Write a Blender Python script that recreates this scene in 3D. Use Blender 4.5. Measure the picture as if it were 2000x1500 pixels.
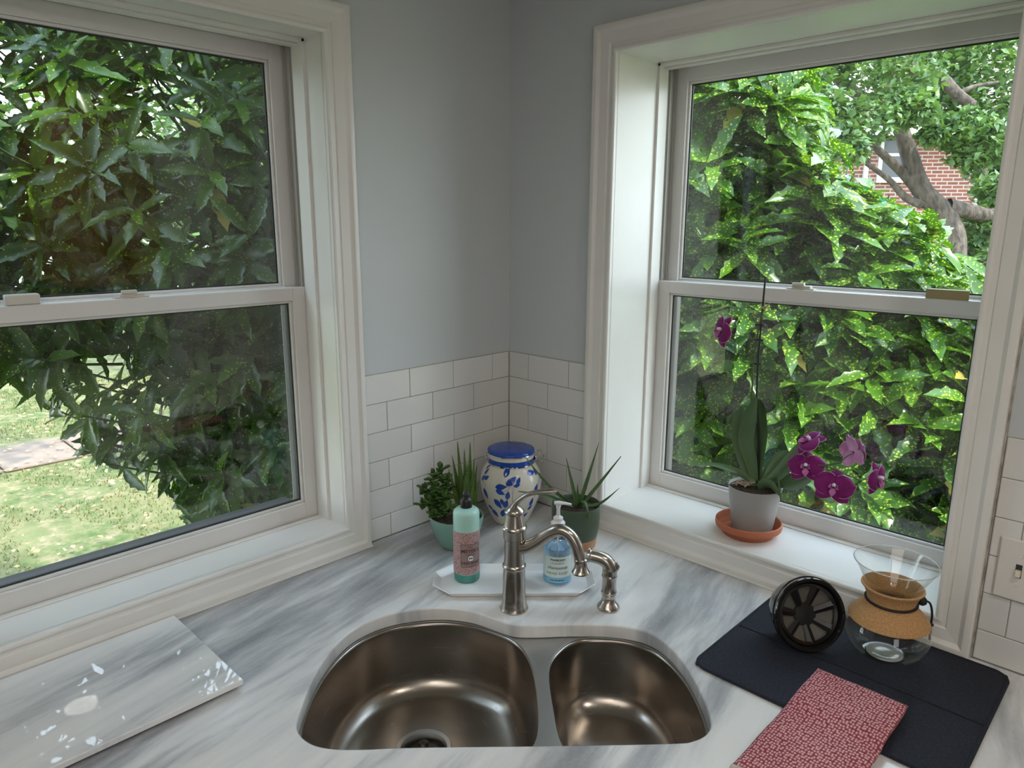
import bpy, math, random
import numpy as np
from mathutils import Vector, Matrix, noise
random.seed(7)
S = bpy.context.scene
for o in list(bpy.data.objects): bpy.data.objects.remove(o)
COL = S.collection
PI = math.pi

# ------------------------------------------------------------------ camera
CAM = Vector((1.4931, -1.5293, 0.8245))
YAW, PIT, ROL, FPX = math.radians(44.0705), math.radians(-12.589), math.radians(0.2067), 1403.02
cF = Vector((-math.sin(YAW)*math.cos(PIT), math.cos(YAW)*math.cos(PIT), math.sin(PIT)))
cR = cF.cross(Vector((0, 0, 1))).normalized(); cU = cR.cross(cF)
cR, cU = math.cos(ROL)*cR+math.sin(ROL)*cU, -math.sin(ROL)*cR+math.cos(ROL)*cU
cd = bpy.data.cameras.new('camera'); cam = bpy.data.objects.new('camera', cd); COL.objects.link(cam)
cam.matrix_world = Matrix(((cR.x, cU.x, -cF.x, CAM.x), (cR.y, cU.y, -cF.y, CAM.y), (cR.z, cU.z, -cF.z, CAM.z), (0, 0, 0, 1)))
cd.sensor_fit = 'HORIZONTAL'; cd.sensor_width = 36; cd.lens = 36*FPX/2000; cd.clip_start = 0.05; cd.clip_end = 300
S.camera = cam
RT = Vector((math.cos(YAW), math.sin(YAW), 0)); FW = Vector((-math.sin(YAW), math.cos(YAW), 0))

# ------------------------------------------------------------------ sky, sun, exposure
W = bpy.data.worlds.new('world'); S.world = W; W.use_nodes = True
wn = W.node_tree; wn.nodes.clear()
bg = wn.nodes.new('ShaderNodeBackground'); wo = wn.nodes.new('ShaderNodeOutputWorld')
tc = wn.nodes.new('ShaderNodeTexCoord'); sx = wn.nodes.new('ShaderNodeSeparateXYZ'); rp = wn.nodes.new('ShaderNodeValToRGB')
wn.links.new(tc.outputs['Generated'], sx.inputs[0]); wn.links.new(sx.outputs['Z'], rp.inputs[0])
rp.color_ramp.elements[0].color = (0.86, 0.93, 1.0, 1); rp.color_ramp.elements[1].color = (0.55, 0.74, 1.0, 1)
wn.links.new(rp.outputs[0], bg.inputs[0]); wn.links.new(bg.outputs[0], wo.inputs[0])
bg.inputs[1].default_value = 3.6
sd = bpy.data.lights.new('sun', 'SUN'); sd.energy = 4.0; sd.angle = math.radians(1.5); sd.color = (1.0, 0.94, 0.82)
sun = bpy.data.objects.new('sun', sd); COL.objects.link(sun)
sun.rotation_euler = Vector((0.62, 0.10, 1.0)).to_track_quat('Z', 'Y').to_euler(); sun.location = (4, 0, 8)
def area(name, loc, aim, w, h, power, color):
    l = bpy.data.lights.new(name, 'AREA'); l.shape = 'RECTANGLE'; l.size = w; l.size_y = h; l.energy = power; l.color = color
    o = bpy.data.objects.new(name, l); COL.objects.link(o); o.location = loc
    o.rotation_euler = (Vector(loc)-Vector(aim)).to_track_quat('Z', 'Y').to_euler(); return o
area('added_overhead_fill', (1.6, -2.3, 1.5), (1.6, -2.3, 0), 1.3, 1.3, 7, (1.0, 0.93, 0.84))  # fill added under the ceiling to brighten the interior; no fixture there
area('added_side_fill', (3.4, -2.5, 0.7), (0, -.8, 0.5), 1.2, 1.2, 6, (0.95, 0.97, 1.0))  # fill light added from the side; the far wall has no window
S.view_settings.view_transform = 'Standard'; S.view_settings.look = 'None'
S.view_settings.gamma = 1; S.view_settings.use_curve_mapping = False
S.view_settings.exposure = 0.90

# ------------------------------------------------------------------ helpers
ORG = {}
class MB:
    def __init__(s): s.v = []; s.f = []; s.m = []; s.mi = 0
    def add(s, vs, fs):
        b = len(s.v); s.v += [tuple(p) for p in vs]; s.f += [tuple(b+i for i in f) for f in fs]; s.m += [s.mi]*len(fs); return s
    def box(s, x0, y0, z0, x1, y1, z1, c=0):
        x0, x1 = min(x0, x1), max(x0, x1); y0, y1 = min(y0, y1), max(y0, y1); z0, z1 = min(z0, z1), max(z0, z1)
        if c <= 0:
            v = [(x, y, z) for z in (z0, z1) for y in (y0, y1) for x in (x0, x1)]
            return s.add(v, [(0, 2, 3, 1), (4, 5, 7, 6), (0, 1, 5, 4), (2, 6, 7, 3), (0, 4, 6, 2), (1, 3, 7, 5)])
        c = min(c, (x1-x0)*.45, (y1-y0)*.45, (z1-z0)*.45)
        lo, hi = (x0, y0, z0), (x1, y1, z1); v = []; idx = {}
        for sx_ in (0, 1):
            for sy in (0, 1):
                for sz in (0, 1):
                    b = [hi[0] if sx_ else lo[0], hi[1] if sy else lo[1], hi[2] if sz else lo[2]]
                    i = [-c if k else c for k in (sx_, sy, sz)]
                    for a in range(3):
                        p = [b[k]+(0 if k == a else i[k]) for k in range(3)]
                        idx[(sx_, sy, sz, a)] = len(v); v.append(p)
        f = []
        for a in range(3):
            o = [k for k in range(3) if k != a]
            for sgn in (0, 1):
                q = []
                for (p, r) in ((0, 0), (1, 0), (1, 1), (0, 1)):
                    k = [0, 0, 0]; k[a] = sgn; k[o[0]] = p; k[o[1]] = r; q.append(idx[(*k, a)])
                f.append(q)
        for a in range(3):
            o = [k for k in range(3) if k != a]
            for p in (0, 1):
                for r in (0, 1):
                    k0 = [0, 0, 0]; k0[o[0]] = p; k0[o[1]] = r; k1 = list(k0); k1[a] = 1
                    f.append([idx[(*k0, o[0])], idx[(*k0, o[1])], idx[(*k1, o[1])], idx[(*k1, o[0])]])
        for p in (0, 1):
            for q in (0, 1):
                for r in (0, 1): f.append([idx[(p, q, r, a)] for a in range(3)])
        return s.add(v, f)
    def lathe(s, prof, c=(0, 0, 0), n=32, ax=None):
        c = Vector(c)
        if ax is None: e1, e2, e3 = Vector((1, 0, 0)), Vector((0, 1, 0)), Vector((0, 0, 1))
        else:
            e3 = Vector(ax).normalized(); e1 = e3.orthogonal().normalized(); e2 = e3.cross(e1)
        vs = []; rings = []
        for r, z in prof:
            if r < 1e-6: rings.append([len(vs)]); vs.append(c+e3*z)
            else:
                rings.append(list(range(len(vs), len(vs)+n)))
                vs += [c+e3*z+(e1*math.cos(2*PI*k/n)+e2*math.sin(2*PI*k/n))*r for k in range(n)]
        fs = []
        for a, b in zip(rings, rings[1:]):
            for k in range(n):
                k2 = (k+1) % n
                if len(a) == 1 and len(b) == 1: continue
                if len(a) == 1: fs.append((a[0], b[k2], b[k]))
                elif len(b) == 1: fs.append((a[k], a[k2], b[0]))
                else: fs.append((a[k], a[k2], b[k2], b[k]))
        return s.add(vs, fs)
    def tube(s, pts, rad, n=10, caps=True, flat=1.0, up=None):
        pts = [Vector(p) for p in pts]; m = len(pts)
        if isinstance(rad, (int, float)): rad = [rad]*m
        vs = []; T0 = (pts[1]-pts[0]).normalized(); N = (Vector(up) if up else T0.orthogonal()); N = (N-T0*N.dot(T0)).normalized()
        for i in range(m):
            T = (pts[min(i+1, m-1)]-pts[max(i-1, 0)]).normalized(); N = (N-T*N.dot(T)).normalized(); B = T.cross(N)
            vs += [pts[i]+(N*math.cos(2*PI*k/n)*flat+B*math.sin(2*PI*k/n))*rad[i] for k in range(n)]
        fs = [(i*n+k, i*n+(k+1) % n, (i+1)*n+(k+1) % n, (i+1)*n+k) for i in range(m-1) for k in range(n)]
        if caps: fs += [tuple(range(n))[::-1], tuple(range((m-1)*n, m*n))]
        return s.add(vs, fs)
    def ribbon(s, pts, wid, side, cup=0.15, th=0.0015):
        """solid blade: path, half widths, side direction"""
        pts = [Vector(p) for p in pts]; m = len(pts); side = Vector(side); vs = []
        for i in range(m):
            T = (pts[min(i+1, m-1)]-pts[max(i-1, 0)]).normalized(); B = (side-T*side.dot(T)).normalized(); N = B.cross(T)
            w = max(wid[i], 1e-4)
            for a, h in ((-1, cup*w), (-.5, 0), (0, -cup*w*.5), (.5, 0), (1, cup*w)): vs.append(pts[i]+B*a*w+N*h)
            for a, h in ((.5, 0), (0, -cup*w*.5), (-.5, 0)): vs.append(pts[i]+B*a*w+N*(h-th))
        n = 8
        fs = [(i*n+k, i*n+(k+1) % n, (i+1)*n+(k+1) % n, (i+1)*n+k) for i in range(m-1) for k in range(n)]
        fs += [tuple(range(n))[::-1], tuple(range((m-1)*n, m*n))]
        return s.add(vs, fs)
    def prism(s, poly, z0, z1):
        n = len(poly); vs = [(x, y, z0) for x, y in poly]+[(x, y, z1) for x, y in poly]
        return s.add(vs, [tuple(range(n))[::-1], tuple(range(n, 2*n))]+[(i, (i+1) % n, n+(i+1) % n, n+i) for i in range(n)])
    def mesh(s, name, mats, smooth=False, off=Vector((0, 0, 0)), fix=True):
        me = bpy.data.meshes.new(name)
        me.from_pydata([(p[0]-off.x, p[1]-off.y, p[2]-off.z) for p in s.v], [], s.f)
        if not isinstance(mats, (list, tuple)): mats = [mats]
        for m in mats: me.materials.append(m)
        if len(mats) > 1: me.polygons.foreach_set('material_index', s.m)
        if fix:
            import bmesh
            bm = bmesh.new(); bm.from_mesh(me); bmesh.ops.recalc_face_normals(bm, faces=bm.faces); bm.to_mesh(me); bm.free()
        if smooth:
            me.polygons.foreach_set('use_smooth', [True]*len(me.polygons))
            try: me.set_sharp_from_angle(angle=math.radians(smooth if smooth is not True else 40))
            except Exception: pass
        me.update(); return me
def link(name, me, parent=None, org=None):
    o = bpy.data.objects.new(name, me); COL.objects.link(o)
    if parent is not None: o.parent = parent
    return o
def tag(o, label=None, cat=None, group=None, kind=None):
    if label: o['label'] = label
    if cat: o['category'] = cat
    if group: o['group'] = group
    if kind: o['kind'] = kind
    return o
def empty(name, loc, label=None, cat=None, group=None, kind=None):
    o = bpy.data.objects.new(name, None); COL.objects.link(o); o.location = loc; o.empty_display_size = .02
    ORG[o.name] = Vector(loc); return tag(o, label, cat, group, kind)
def obj(name, mb, mat, parent=None, smooth=False, loc=None, fix=True):
    if parent is not None: off = ORG[parent.name]
    else: off = Vector(loc) if loc is not None else Vector((0, 0, 0))
    me = mb.mesh(name, mat, smooth, off, fix); o = link(name, me, parent)
    if parent is None: o.location = off
    ORG[o.name] = off; return o
def catmull(P, n=8, closed=False):
    P = [Vector(p) for p in P]; m = len(P); out = []
    for i in range(m if closed else m-1):
        if closed: a, b, c, d = P[(i-1) % m], P[i], P[(i+1) % m], P[(i+2) % m]
        else: a, b, c, d = P[max(i-1, 0)], P[i], P[i+1], P[min(i+2, m-1)]
        for k in range(n):
            t = k/n; out.append(.5*((2*b)+(c-a)*t+(2*a-5*b+4*c-d)*t*t+(3*b-a-3*c+d)*t**3))
    if not closed: out.append(P[-1])
    return out
def resample(P, n):
    P = [Vector(p) for p in P]; Q = P+[P[0]]; L = [0]
    for a, b in zip(Q, Q[1:]): L.append(L[-1]+(b-a).length)
    out = []; j = 0
    for k in range(n):
        t = L[-1]*k/n
        while L[j+1] < t: j += 1
        out.append(Q[j].lerp(Q[j+1], (t-L[j])/max(L[j+1]-L[j], 1e-9)))
    return out
def curve_slab(name, loops, z_top, th, bev, mat, kind=None):
    cu = bpy.data.curves.new(name, 'CURVE'); cu.dimensions = '2D'; cu.fill_mode = 'BOTH'
    cu.extrude = th/2-bev; cu.bevel_depth = bev; cu.bevel_resolution = 2; cu.offset = -bev
    for L in loops:
        sp = cu.splines.new('POLY'); sp.points.add(len(L)-1); sp.use_cyclic_u = True
        for p, q in zip(sp.points, L): p.co = (q[0], q[1], 0, 1)
    t = bpy.data.objects.new('tmp', cu); COL.objects.link(t)
    me = bpy.data.meshes.new_from_object(t.evaluated_get(bpy.context.evaluated_depsgraph_get())); bpy.data.objects.remove(t)
    me.transform(Matrix.Translation((0, 0, z_top-th/2))); me.materials.clear(); me.materials.append(mat); return me
def text_geo(txt, size, shear=0.0, bold=0.0, space=1.0):
    cu = bpy.data.curves.new('t', 'FONT'); cu.body = txt; cu.size = size; cu.align_x = 'CENTER'; cu.align_y = 'CENTER'
    cu.shear = shear; cu.offset = bold; cu.space_character = space; cu.resolution_u = 3
    t = bpy.data.objects.new('tmp', cu); COL.objects.link(t)
    me = bpy.data.meshes.new_from_object(t.evaluated_get(bpy.context.evaluated_depsgraph_get())); bpy.data.objects.remove(t)
    v = [tuple(x.co) for x in me.vertices]; f = [tuple(p.vertices) for p in me.polygons]; bpy.data.meshes.remove(me); return v, f
def wrap_text(mb, txt, size, z, c, R, ang0, off=.0004, **k):
    v, f = text_geo(txt, size, **k)
    mb.add([(c[0]+(R+off)*math.cos(ang0+x/R), c[1]+(R+off)*math.sin(ang0+x/R), z+y) for x, y, _ in v], f)

# ------------------------------------------------------------------ materials
def mat(name, col=(.8, .8, .8), rough=.5, metal=0, **k):
    m = bpy.data.materials.new(name); m.use_nodes = True; b = m.node_tree.nodes['Principled BSDF']
    b.inputs['Base Color'].default_value = (*col, 1); b.inputs['Roughness'].default_value = rough; b.inputs['Metallic'].default_value = metal
    for a, v in k.items(): b.inputs[a.replace('_', ' ')].default_value = v
    return m
class N:
    def __init__(s, m): s.m = m; s.t = m.node_tree; s.b = s.t.nodes.get('Principled BSDF')
    def new(s, t, ins=None, **k):
        n = s.t.nodes.new('ShaderNode'+t)
        for a, v in k.items(): setattr(n, a, v)
        for a, v in (ins or {}).items():
            if isinstance(v, bpy.types.NodeSocket): s.t.links.new(v, n.inputs[a])
            else: n.inputs[a].default_value = v
        return n
    def ln(s, a, b): s.t.links.new(a, b)
    def ramp(s, fac, stops, interp='LINEAR'):
        r = s.new('ValToRGB'); s.ln(fac, r.inputs[0]); e = r.color_ramp.elements; r.color_ramp.interpolation = interp
        while len(e) < len(stops): e.new(.5)
        for x, (p, c) in zip(e, stops): x.position = p; x.color = (*c, 1) if len(c) == 3 else c
        return r.outputs[0]
    def mix(s, fac, a, b, mode='MIX'):
        n = s.new('Mix', data_type='RGBA', blend_type=mode)
        for i, v in ((0, fac), (6, a), (7, b)):
            if isinstance(v, bpy.types.NodeSocket): s.ln(v, n.inputs[i])
            else: n.inputs[i].default_value = v if i == 0 else (*v, 1)
        return n.outputs[2]
    def math(s, op, a, b=0):
        n = s.new('Math', operation=op)
        for i, v in ((0, a), (1, b)):
            if isinstance(v, bpy.types.NodeSocket): s.ln(v, n.inputs[i])
            else: n.inputs[i].default_value = v
        return n.outputs[0]
    def pos(s): return s.new('NewGeometry').outputs['Position']
    def mapped(s, scale=(1, 1, 1), rot=(0, 0, 0), vec=None):
        n = s.new('Mapping', {'Scale': scale, 'Rotation': rot}); s.ln(vec or s.pos(), n.inputs['Vector']); return n.outputs[0]
    def noise(s, vec, scale, detail=4, rough=.5, dist=0):
        n = s.new('TexNoise', {'Vector': vec, 'Scale': scale, 'Detail': detail, 'Roughness': rough, 'Distortion': dist}); return n.outputs[0]
    def col(s, v): s.ln(v, s.b.inputs['Base Color'])
    def bump(s, h, st=.2, d=.001):
        n = s.new('Bump', {'Height': h, 'Strength': st, 'Distance': d}); s.ln(n.outputs[0], s.b.inputs['Normal'])

def m_noisy(name, c1, c2, scale, rough=.5, bump=0, stretch=(1, 1, 1), metal=0, bd=.001, **k):
    m = mat(name, c1, rough, metal, **k); n = N(m); v = n.mapped(stretch); f = n.noise(v, scale)
    n.col(n.mix(n.ramp(f, [(.35, (0, 0, 0)), (.65, (1, 1, 1))]), c1, c2))
    if bump: n.bump(f, bump, bd)
    return m
WALLP = m_noisy('wall_paint', (.585, .615, .62), (.60, .63, .635), 3, .55)
TRIM = m_noisy('trim_paint', (.80, .785, .745), (.77, .75, .705), 5, .32, .05)
VINYL = m_noisy('sash_vinyl', (.72, .70, .67), (.69, .67, .64), 7, .38)
OSILL = mat('weathered_outer_sill', (.09, .09, .09), .6)
TRACK = mat('sash_track', (.42, .41, .37), .5)
CAULK = m_noisy('caulk', (.25, .22, .18), (.5, .48, .42), 30, .7)
GROUT = mat('grout', (.30, .28, .25), .9)
TILE = mat('tile_glaze', (.76, .75, .72), .12)
n = N(TILE); oi = n.new('ObjectInfo').outputs['Random']
n.col(n.ramp(oi, [(0, (.70, .69, .665)), (1, (.79, .78, .755))])); n.bump(n.noise(n.pos(), 9, 2), .25, .004)
PLATE = mat('switch_plastic', (.72, .69, .64), .35); TOG = mat('toggle_plastic', (.78, .72, .55), .35)
GASK = mat('gasket', (.03, .035, .03), .6)

def architectural_glass(name, tint=(.97, .985, .97), base=.05, dirt=0.0, edge=.85):
    m = bpy.data.materials.new(name); m.use_nodes = True; t = m.node_tree; t.nodes.clear(); n = N(m)
    tr = n.new('BsdfTransparent', {'Color': (*tint, 1)}); gl = n.new('BsdfGlossy', {'Color': (1, 1, 1, 1), 'Roughness': .0})
    lw = n.new('LayerWeight', {'Blend': .5}); p = n.math('POWER', lw.outputs['Facing'], 4.5)
    f = n.math('MINIMUM', n.math('ADD', n.math('MULTIPLY', p, edge), base), 1.0)
    mx = n.new('MixShader', {0: f}); n.ln(tr.outputs[0], mx.inputs[1]); n.ln(gl.outputs[0], mx.inputs[2]); last = mx.outputs[0]
    if dirt:
        df = n.new('BsdfDiffuse', {'Color': (.8, .82, .8, 1)}); nn = n.noise(n.mapped((1, 1, 1)), 7, 8, .7, 1.5)
        k = n.math('MULTIPLY', n.ramp(nn, [(.4, (0, 0, 0)), (.8, (1, 1, 1))]), dirt)
        m2 = n.new('MixShader', {0: k}); n.ln(last, m2.inputs[1]); n.ln(df.outputs[0], m2.inputs[2]); last = m2.outputs[0]
    o = n.new('OutputMaterial'); n.ln(last, o.inputs[0]); return m
PANE = architectural_glass('window_pane_glass', base=.05, dirt=.05, edge=.6)
GLASSW = architectural_glass('blown_glass', (.93, .94, .92), .06, 0, .95)

MARB = mat('marble', (.8, .8, .8), .16)
n = N(MARB)
def marble(n, seed=0.0, strength=1.0):
    P = n.pos(); sp = n.new('SeparateXYZ', {0: P})
    xs = n.math('ADD', sp.outputs['X'], n.math('MULTIPLY', sp.outputs['Y'], .20))     # veins run roughly along the left wall
    w = n.new('TexNoise', {'Vector': n.mapped((1, 1, 1)), 'Scale': 2.2, 'Detail': 3}); wv = n.math('MULTIPLY', n.math('SUBTRACT', w.outputs[0], .5), .05)
    xw = n.math('ADD', n.math('ADD', xs, wv), seed)
    cb = n.new('CombineXYZ', {0: n.math('MULTIPLY', xw, 12), 1: n.math('MULTIPLY', sp.outputs['Y'], 1.9), 2: seed})
    f1 = n.noise(cb.outputs[0], 1.0, 7, .55, .15)
    cb2 = n.new('CombineXYZ', {0: n.math('MULTIPLY', xw, 60), 1: n.math('MULTIPLY', sp.outputs['Y'], 8), 2: 3})
    f2 = n.noise(cb2.outputs[0], 1.0, 5, .6)
    # broad grey bands where the slab shows them
    band = n.ramp(n.math('MULTIPLY', n.math('ADD', n.math('SUBTRACT', xw, seed), .2), .7), [(0, (.8,)*3), (.11, (.75,)*3), (.19, (.9,)*3), (.255, (.22,)*3), (.34, (-.0,)*3), (.54, (.0,)*3), (.61, (.66,)*3), (.71, (.66,)*3), (.78, (.0,)*3), (1, (.25,)*3)])
    v = n.math('ADD', n.math('MULTIPLY', f1, .80), n.math('MULTIPLY', f2, .20))
    v = n.math('ADD', v, n.math('MULTIPLY', band, .25*strength))
    fine = n.noise(P, 120, 3)
    c = n.ramp(v, [(.44, (.80, .795, .775)), (.56, (.70, .705, .70)), (.66, (.43, .445, .46)), (.78, (.25, .265, .285))])
    c = n.mix(n.math('MULTIPLY', fine, .18), c, (.88, .87, .85))
    warm = n.ramp(n.noise(P, 4.5, 3), [(.55, (0, 0, 0)), (.75, (.35, .35, .35))])
    return n.mix(warm, c, (.72, .68, .60), 'MULTIPLY') if False else n.mix(n.math('MULTIPLY', warm, .4), c, (.68, .62, .54))
n.col(marble(n))
MARB2 = mat('marble_board', (.8, .8, .8), .02); n = N(MARB2); n.col(marble(n, 2.37, .25))
STEEL = mat('brushed_steel', (.38, .345, .305), .26, 1); n = N(STEEL)
ft = n.noise(n.mapped((1, 1, 60)), 14, 3); n.ln(n.new('MapRange', {0: ft, 3: .245, 4: .285}).outputs[0], n.b.inputs['Roughness'])
FLANGE = mat('sink_rim_steel', (.50, .50, .49), .35, 1)
NICKEL = mat('brushed_nickel', (.48, .445, .40), .24, 1); DARKM = mat('dark_steel', (.10, .09, .08), .3, 1)
CHROME = mat('polished_chrome', (.75, .75, .75), .1, 1)
WATER = mat('water', (1, 1, 1), .0, 0, Transmission_Weight=1.0, IOR=1.33)
PORC = mat('white_porcelain', (.85, .86, .86), .12)
BLACKG = mat('black_gloss_plastic', (.008, .008, .008), .12); BLACKM = mat('black_plastic', (.012, .012, .012), .35)
TERRA = m_noisy('terracotta', (.50, .16, .075), (.43, .13, .06), 12, .7, .1)
GREYP = m_noisy('grey_pot', (.36, .34, .32), (.34, .325, .305), 20, .55)
SOIL = m_noisy('potting_soil', (.015, .011, .008), (.09, .06, .04), 160, .95, 1, bd=.004)
TEAL = m_noisy('teal_glaze', (.19, .36, .30), (.23, .41, .35), 8, .12)
GREENP = m_noisy('green_glaze', (.058, .085, .048), (.068, .098, .056), 10, .35)
CLAY = m_noisy('bare_clay', (.45, .20, .10), (.58, .34, .20), 30, .7, stretch=(1, 1, .3))
CREAM = m_noisy('cream_glaze', (.74, .70, .60), (.70, .66, .56), 6, .10)
BLUE = m_noisy('cobalt_glaze', (.022, .085, .42), (.018, .06, .33), 60, .15)
ROPE = mat('leather_tie', (.01, .008, .007), .6)
CORK = mat('cork', (.5, .3, .13), .8); n = N(CORK); f = n.noise(n.pos(), 420, 4, .7)
n.col(n.ramp(f, [(.3, (.30, .15, .06)), (.5, (.50, .28, .115)), (.7, (.62, .38, .17))])); n.bump(f, .3, .0008)
MATF = mat('navy_fabric', (.02, .025, .04), .85); n = N(MATF)
vo = n.new('TexVoronoi', {'Vector': n.pos(), 'Scale': 230.0}); n.col(n.ramp(vo.outputs[0], [(0, (.018, .023, .040)), (.6, (.007, .009, .018))])); n.bump(vo.outputs[0], .5, .001)
TOWEL = mat('towel_weave', (.5, .1, .12), .95); n = N(TOWEL)
v = n.mapped((1, .72, 1)); vo = n.new('TexVoronoi', {'Vector': v, 'Scale': 210.0, 'Randomness': .45}, voronoi_dimensions='2D')
big = n.noise(n.pos(), 9, 3)
d = n.math('ADD', vo.outputs[0], n.math('MULTIPLY', n.math('SUBTRACT', big, .5), .25))
n.col(n.ramp(d, [(.20, (.72, .48, .45)), (.33, (.46, .16, .18)), (.60, (.25, .03, .05))])); n.bump(vo.outputs[0], .7, .0012)
HEM = m_noisy('towel_lining', (.58, .52, .46), (.5, .44, .38), 200, .9, .3)
TEALBOT = mat('mint_bottle', (.42, .70, .62), .18, 0, Subsurface_Weight=.3, Subsurface_Scale=.02)
SOAPG = mat('green_soap', (.06, .27, .22), .12)
LAB1 = mat('speckled_label', (.4, .2, .2), .45); n = N(LAB1); vo = n.new('TexVoronoi', {'Vector': n.pos(), 'Scale': 330.0})
n.col(n.ramp(vo.outputs[0], [(.25, (.33, .02, .045)), (.42, (.46, .33, .31))]))
LAB1B = mat('label_panel', (.33, .235, .22), .45)
INK1 = mat('label_ink', (.09, .025, .03), .5); INKW = mat('label_white', (.82, .8, .78), .45)
LAB2 = m_noisy('cream_label', (.66, .74, .68), (.62, .72, .69), 40, .5); LAB2B = mat('blue_label', (.22, .48, .66), .45); INK2 = mat('grey_ink', (.03, .035, .035), .5)
LIQ = mat('blue_soap', (.45, .72, .90), .05, 0, Transmission_Weight=.75, IOR=1.33)
PUMP = mat('white_pump', (.78, .78, .78), .25)
CLEARP = architectural_glass('clear_plastic', (.93, .95, .97), .06, 0, .8)
DSCREEN = m_noisy('filter_mesh', (.13, .12, .10), (.09, .085, .07), 900, .5, .4)
TAN = mat('aged_tan_plastic', (.36, .29, .14), .5)
CREAMPL = mat('ivory_plastic', (.62, .58, .52), .4)
WOOD = m_noisy('brown_wood', (.62, .27, .08), (.42, .16, .05), 6, .35, stretch=(6, 6, .6))
FLOORM = m_noisy('floor_wood', (.20, .12, .07), (.15, .09, .05), 5, .4, stretch=(1, 8, 1))
ROOMW = mat('room_wall_paint', (.30, .27, .23), .7); CEILM = mat('ceiling_paint', (.62, .6, .56), .8)
CABP = mat('cabinet_paint', (.6, .58, .53), .4)

def leaf_mat(name, base, spot, young, dens=.34, sc=105, trans=.35, rough=.25):
    m = bpy.data.materials.new(name); m.use_nodes = True; n = N(m); P = n.pos()
    vo = n.new('TexVoronoi', {'Vector': n.mapped((1, 1, 1.0)), 'Scale': sc}); nz = n.noise(P, 16, 3)
    th = n.math('SUBTRACT', n.math('ADD', vo.outputs[0], n.math('MULTIPLY', nz, .5)), dens)
    k = n.ramp(th, [(.08, (1, 1, 1)), (.14, (0, 0, 0))])
    c = n.mix(n.ramp(n.noise(P, 5, 2), [(.4, (0, 0, 0)), (.65, (1, 1, 1))]), base, young)
    at = n.new('Attribute', attribute_name='tint')
    c = n.mix(k, c, spot); c = n.mix(at.outputs['Fac'], c, (.62, .50, .10)); n.col(c)
    n.b.inputs['Roughness'].default_value = rough
    tr = n.new('BsdfTranslucent'); n.ln(n.mix(1.0, c, (1.0, 1.0, .35), 'MULTIPLY'), tr.inputs[0])
    mx = n.new('MixShader', {0: trans}); out = m.node_tree.nodes['Material Output']
    n.ln(n.b.outputs[0], mx.inputs[1]); n.ln(tr.outputs[0], mx.inputs[2]); n.ln(mx.outputs[0], out.inputs[0]); return m
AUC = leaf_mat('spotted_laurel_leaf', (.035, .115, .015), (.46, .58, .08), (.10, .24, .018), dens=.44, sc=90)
AUC2 = leaf_mat('spotted_laurel_leaf_shade', (.030, .085, .010), (.34, .42, .06), (.075, .165, .015), dens=.34, sc=90, trans=.45)  # darker copy of the laurel leaf, shade of the left shrub put into its colour
TREEL = leaf_mat('tree_leaf', (.085, .17, .065), (.10, .22, .06), (.15, .26, .07), dens=-1, rough=.5)
BARK = m_noisy('bark', (.05, .038, .03), (.135, .105, .085), 26, .9, 1, (1, 1, .4), bd=.03)
STEMG = m_noisy('green_stem', (.05, .09, .025), (.08, .12, .035), 20, .5)
GRASS = mat('lawn', (.2, .3, .08), .9); n = N(GRASS)
f = n.noise(n.pos(), 9, 8, .75); g = n.noise(n.pos(), 1.3, 3)
c = n.ramp(f, [(.32, (.05, .09, .02)), (.45, (.085, .14, .03)), (.55, (.19, .19, .08)), (.66, (.36, .27, .18))])
n.col(n.mix(n.ramp(g, [(.4, (0, 0, 0)), (.65, (.6, .6, .6))]), c, (.27, .25, .12))); n.bump(f, 1, .03)
BLADE = leaf_mat('grass_blade', (.10, .15, .03), (.3, .42, .1), (.25, .22, .09), dens=0, trans=.3, rough=.6)
DEADL = m_noisy('dry_leaf', (.45, .25, .10), (.55, .40, .22), 30, .8)
PATHM = m_noisy('path_stone', (.24, .18, .145), (.20, .15, .12), 6, .9)
BRICK = mat('house_brick', (.3, .1, .08), .9); n = N(BRICK)
tco = n.new('TexCoord').outputs['Object']; sep = n.new('SeparateXYZ', {0: tco}); cbx = n.new('CombineXYZ', {0: n.math('ADD', sep.outputs[0], sep.outputs[1]), 1: sep.outputs[2]})
bk = n.new('TexBrick', {'Vector': cbx.outputs[0], 'Scale': 1.0, 'Color1': (.27, .085, .06, 1), 'Color2': (.20, .065, .05, 1), 'Mortar': (.42, .36, .32, 1), 'Mortar Size': .010, 'Brick Width': .19, 'Row Height': .064})
n.col(bk.outputs[0]); n.bump(bk.outputs[1], -.5, .01)
ROOFM = m_noisy('roof_shingle', (.24, .20, .20), (.32, .27, .27), 8, .9, .4, (1, 1, 4))
WHITEW = mat('white_house_paint', (.78, .79, .80), .6); DARKGL = mat('dark_window_glass', (.05, .06, .07), .08)
GREENC = mat('green_canvas', (.02, .42, .20), .6)
ORCW = leaf_mat('orchid_leaf', (.07, .14, .055), (.06, .13, .04), (.12, .20, .09), dens=-1, trans=.15, rough=.35)
PETD = m_noisy('magenta_petal', (.16, .002, .10), (.21, .006, .14), 50, .85); PETB = m_noisy('pink_petal_back', (.55, .22, .46), (.62, .32, .55), 60, .6)
PETE = mat('petal_edge', (.66, .42, .60), .6); LIP = mat('orchid_lip', (.55, .16, .42), .5); LIPW = mat('orchid_column', (.8, .74, .76), .5)
ROOTM = mat('orchid_root', (.45, .36, .27), .8)
SUCC = m_noisy('jade_leaf', (.05, .12, .025), (.10, .18, .05), 30, .3)
ALOE = m_noisy('aloe_leaf', (.05, .12, .035), (.09, .17, .06), 40, .4)
HAW = mat('banded_leaf', (.06, .12, .02), .4); n = N(HAW)
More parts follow.
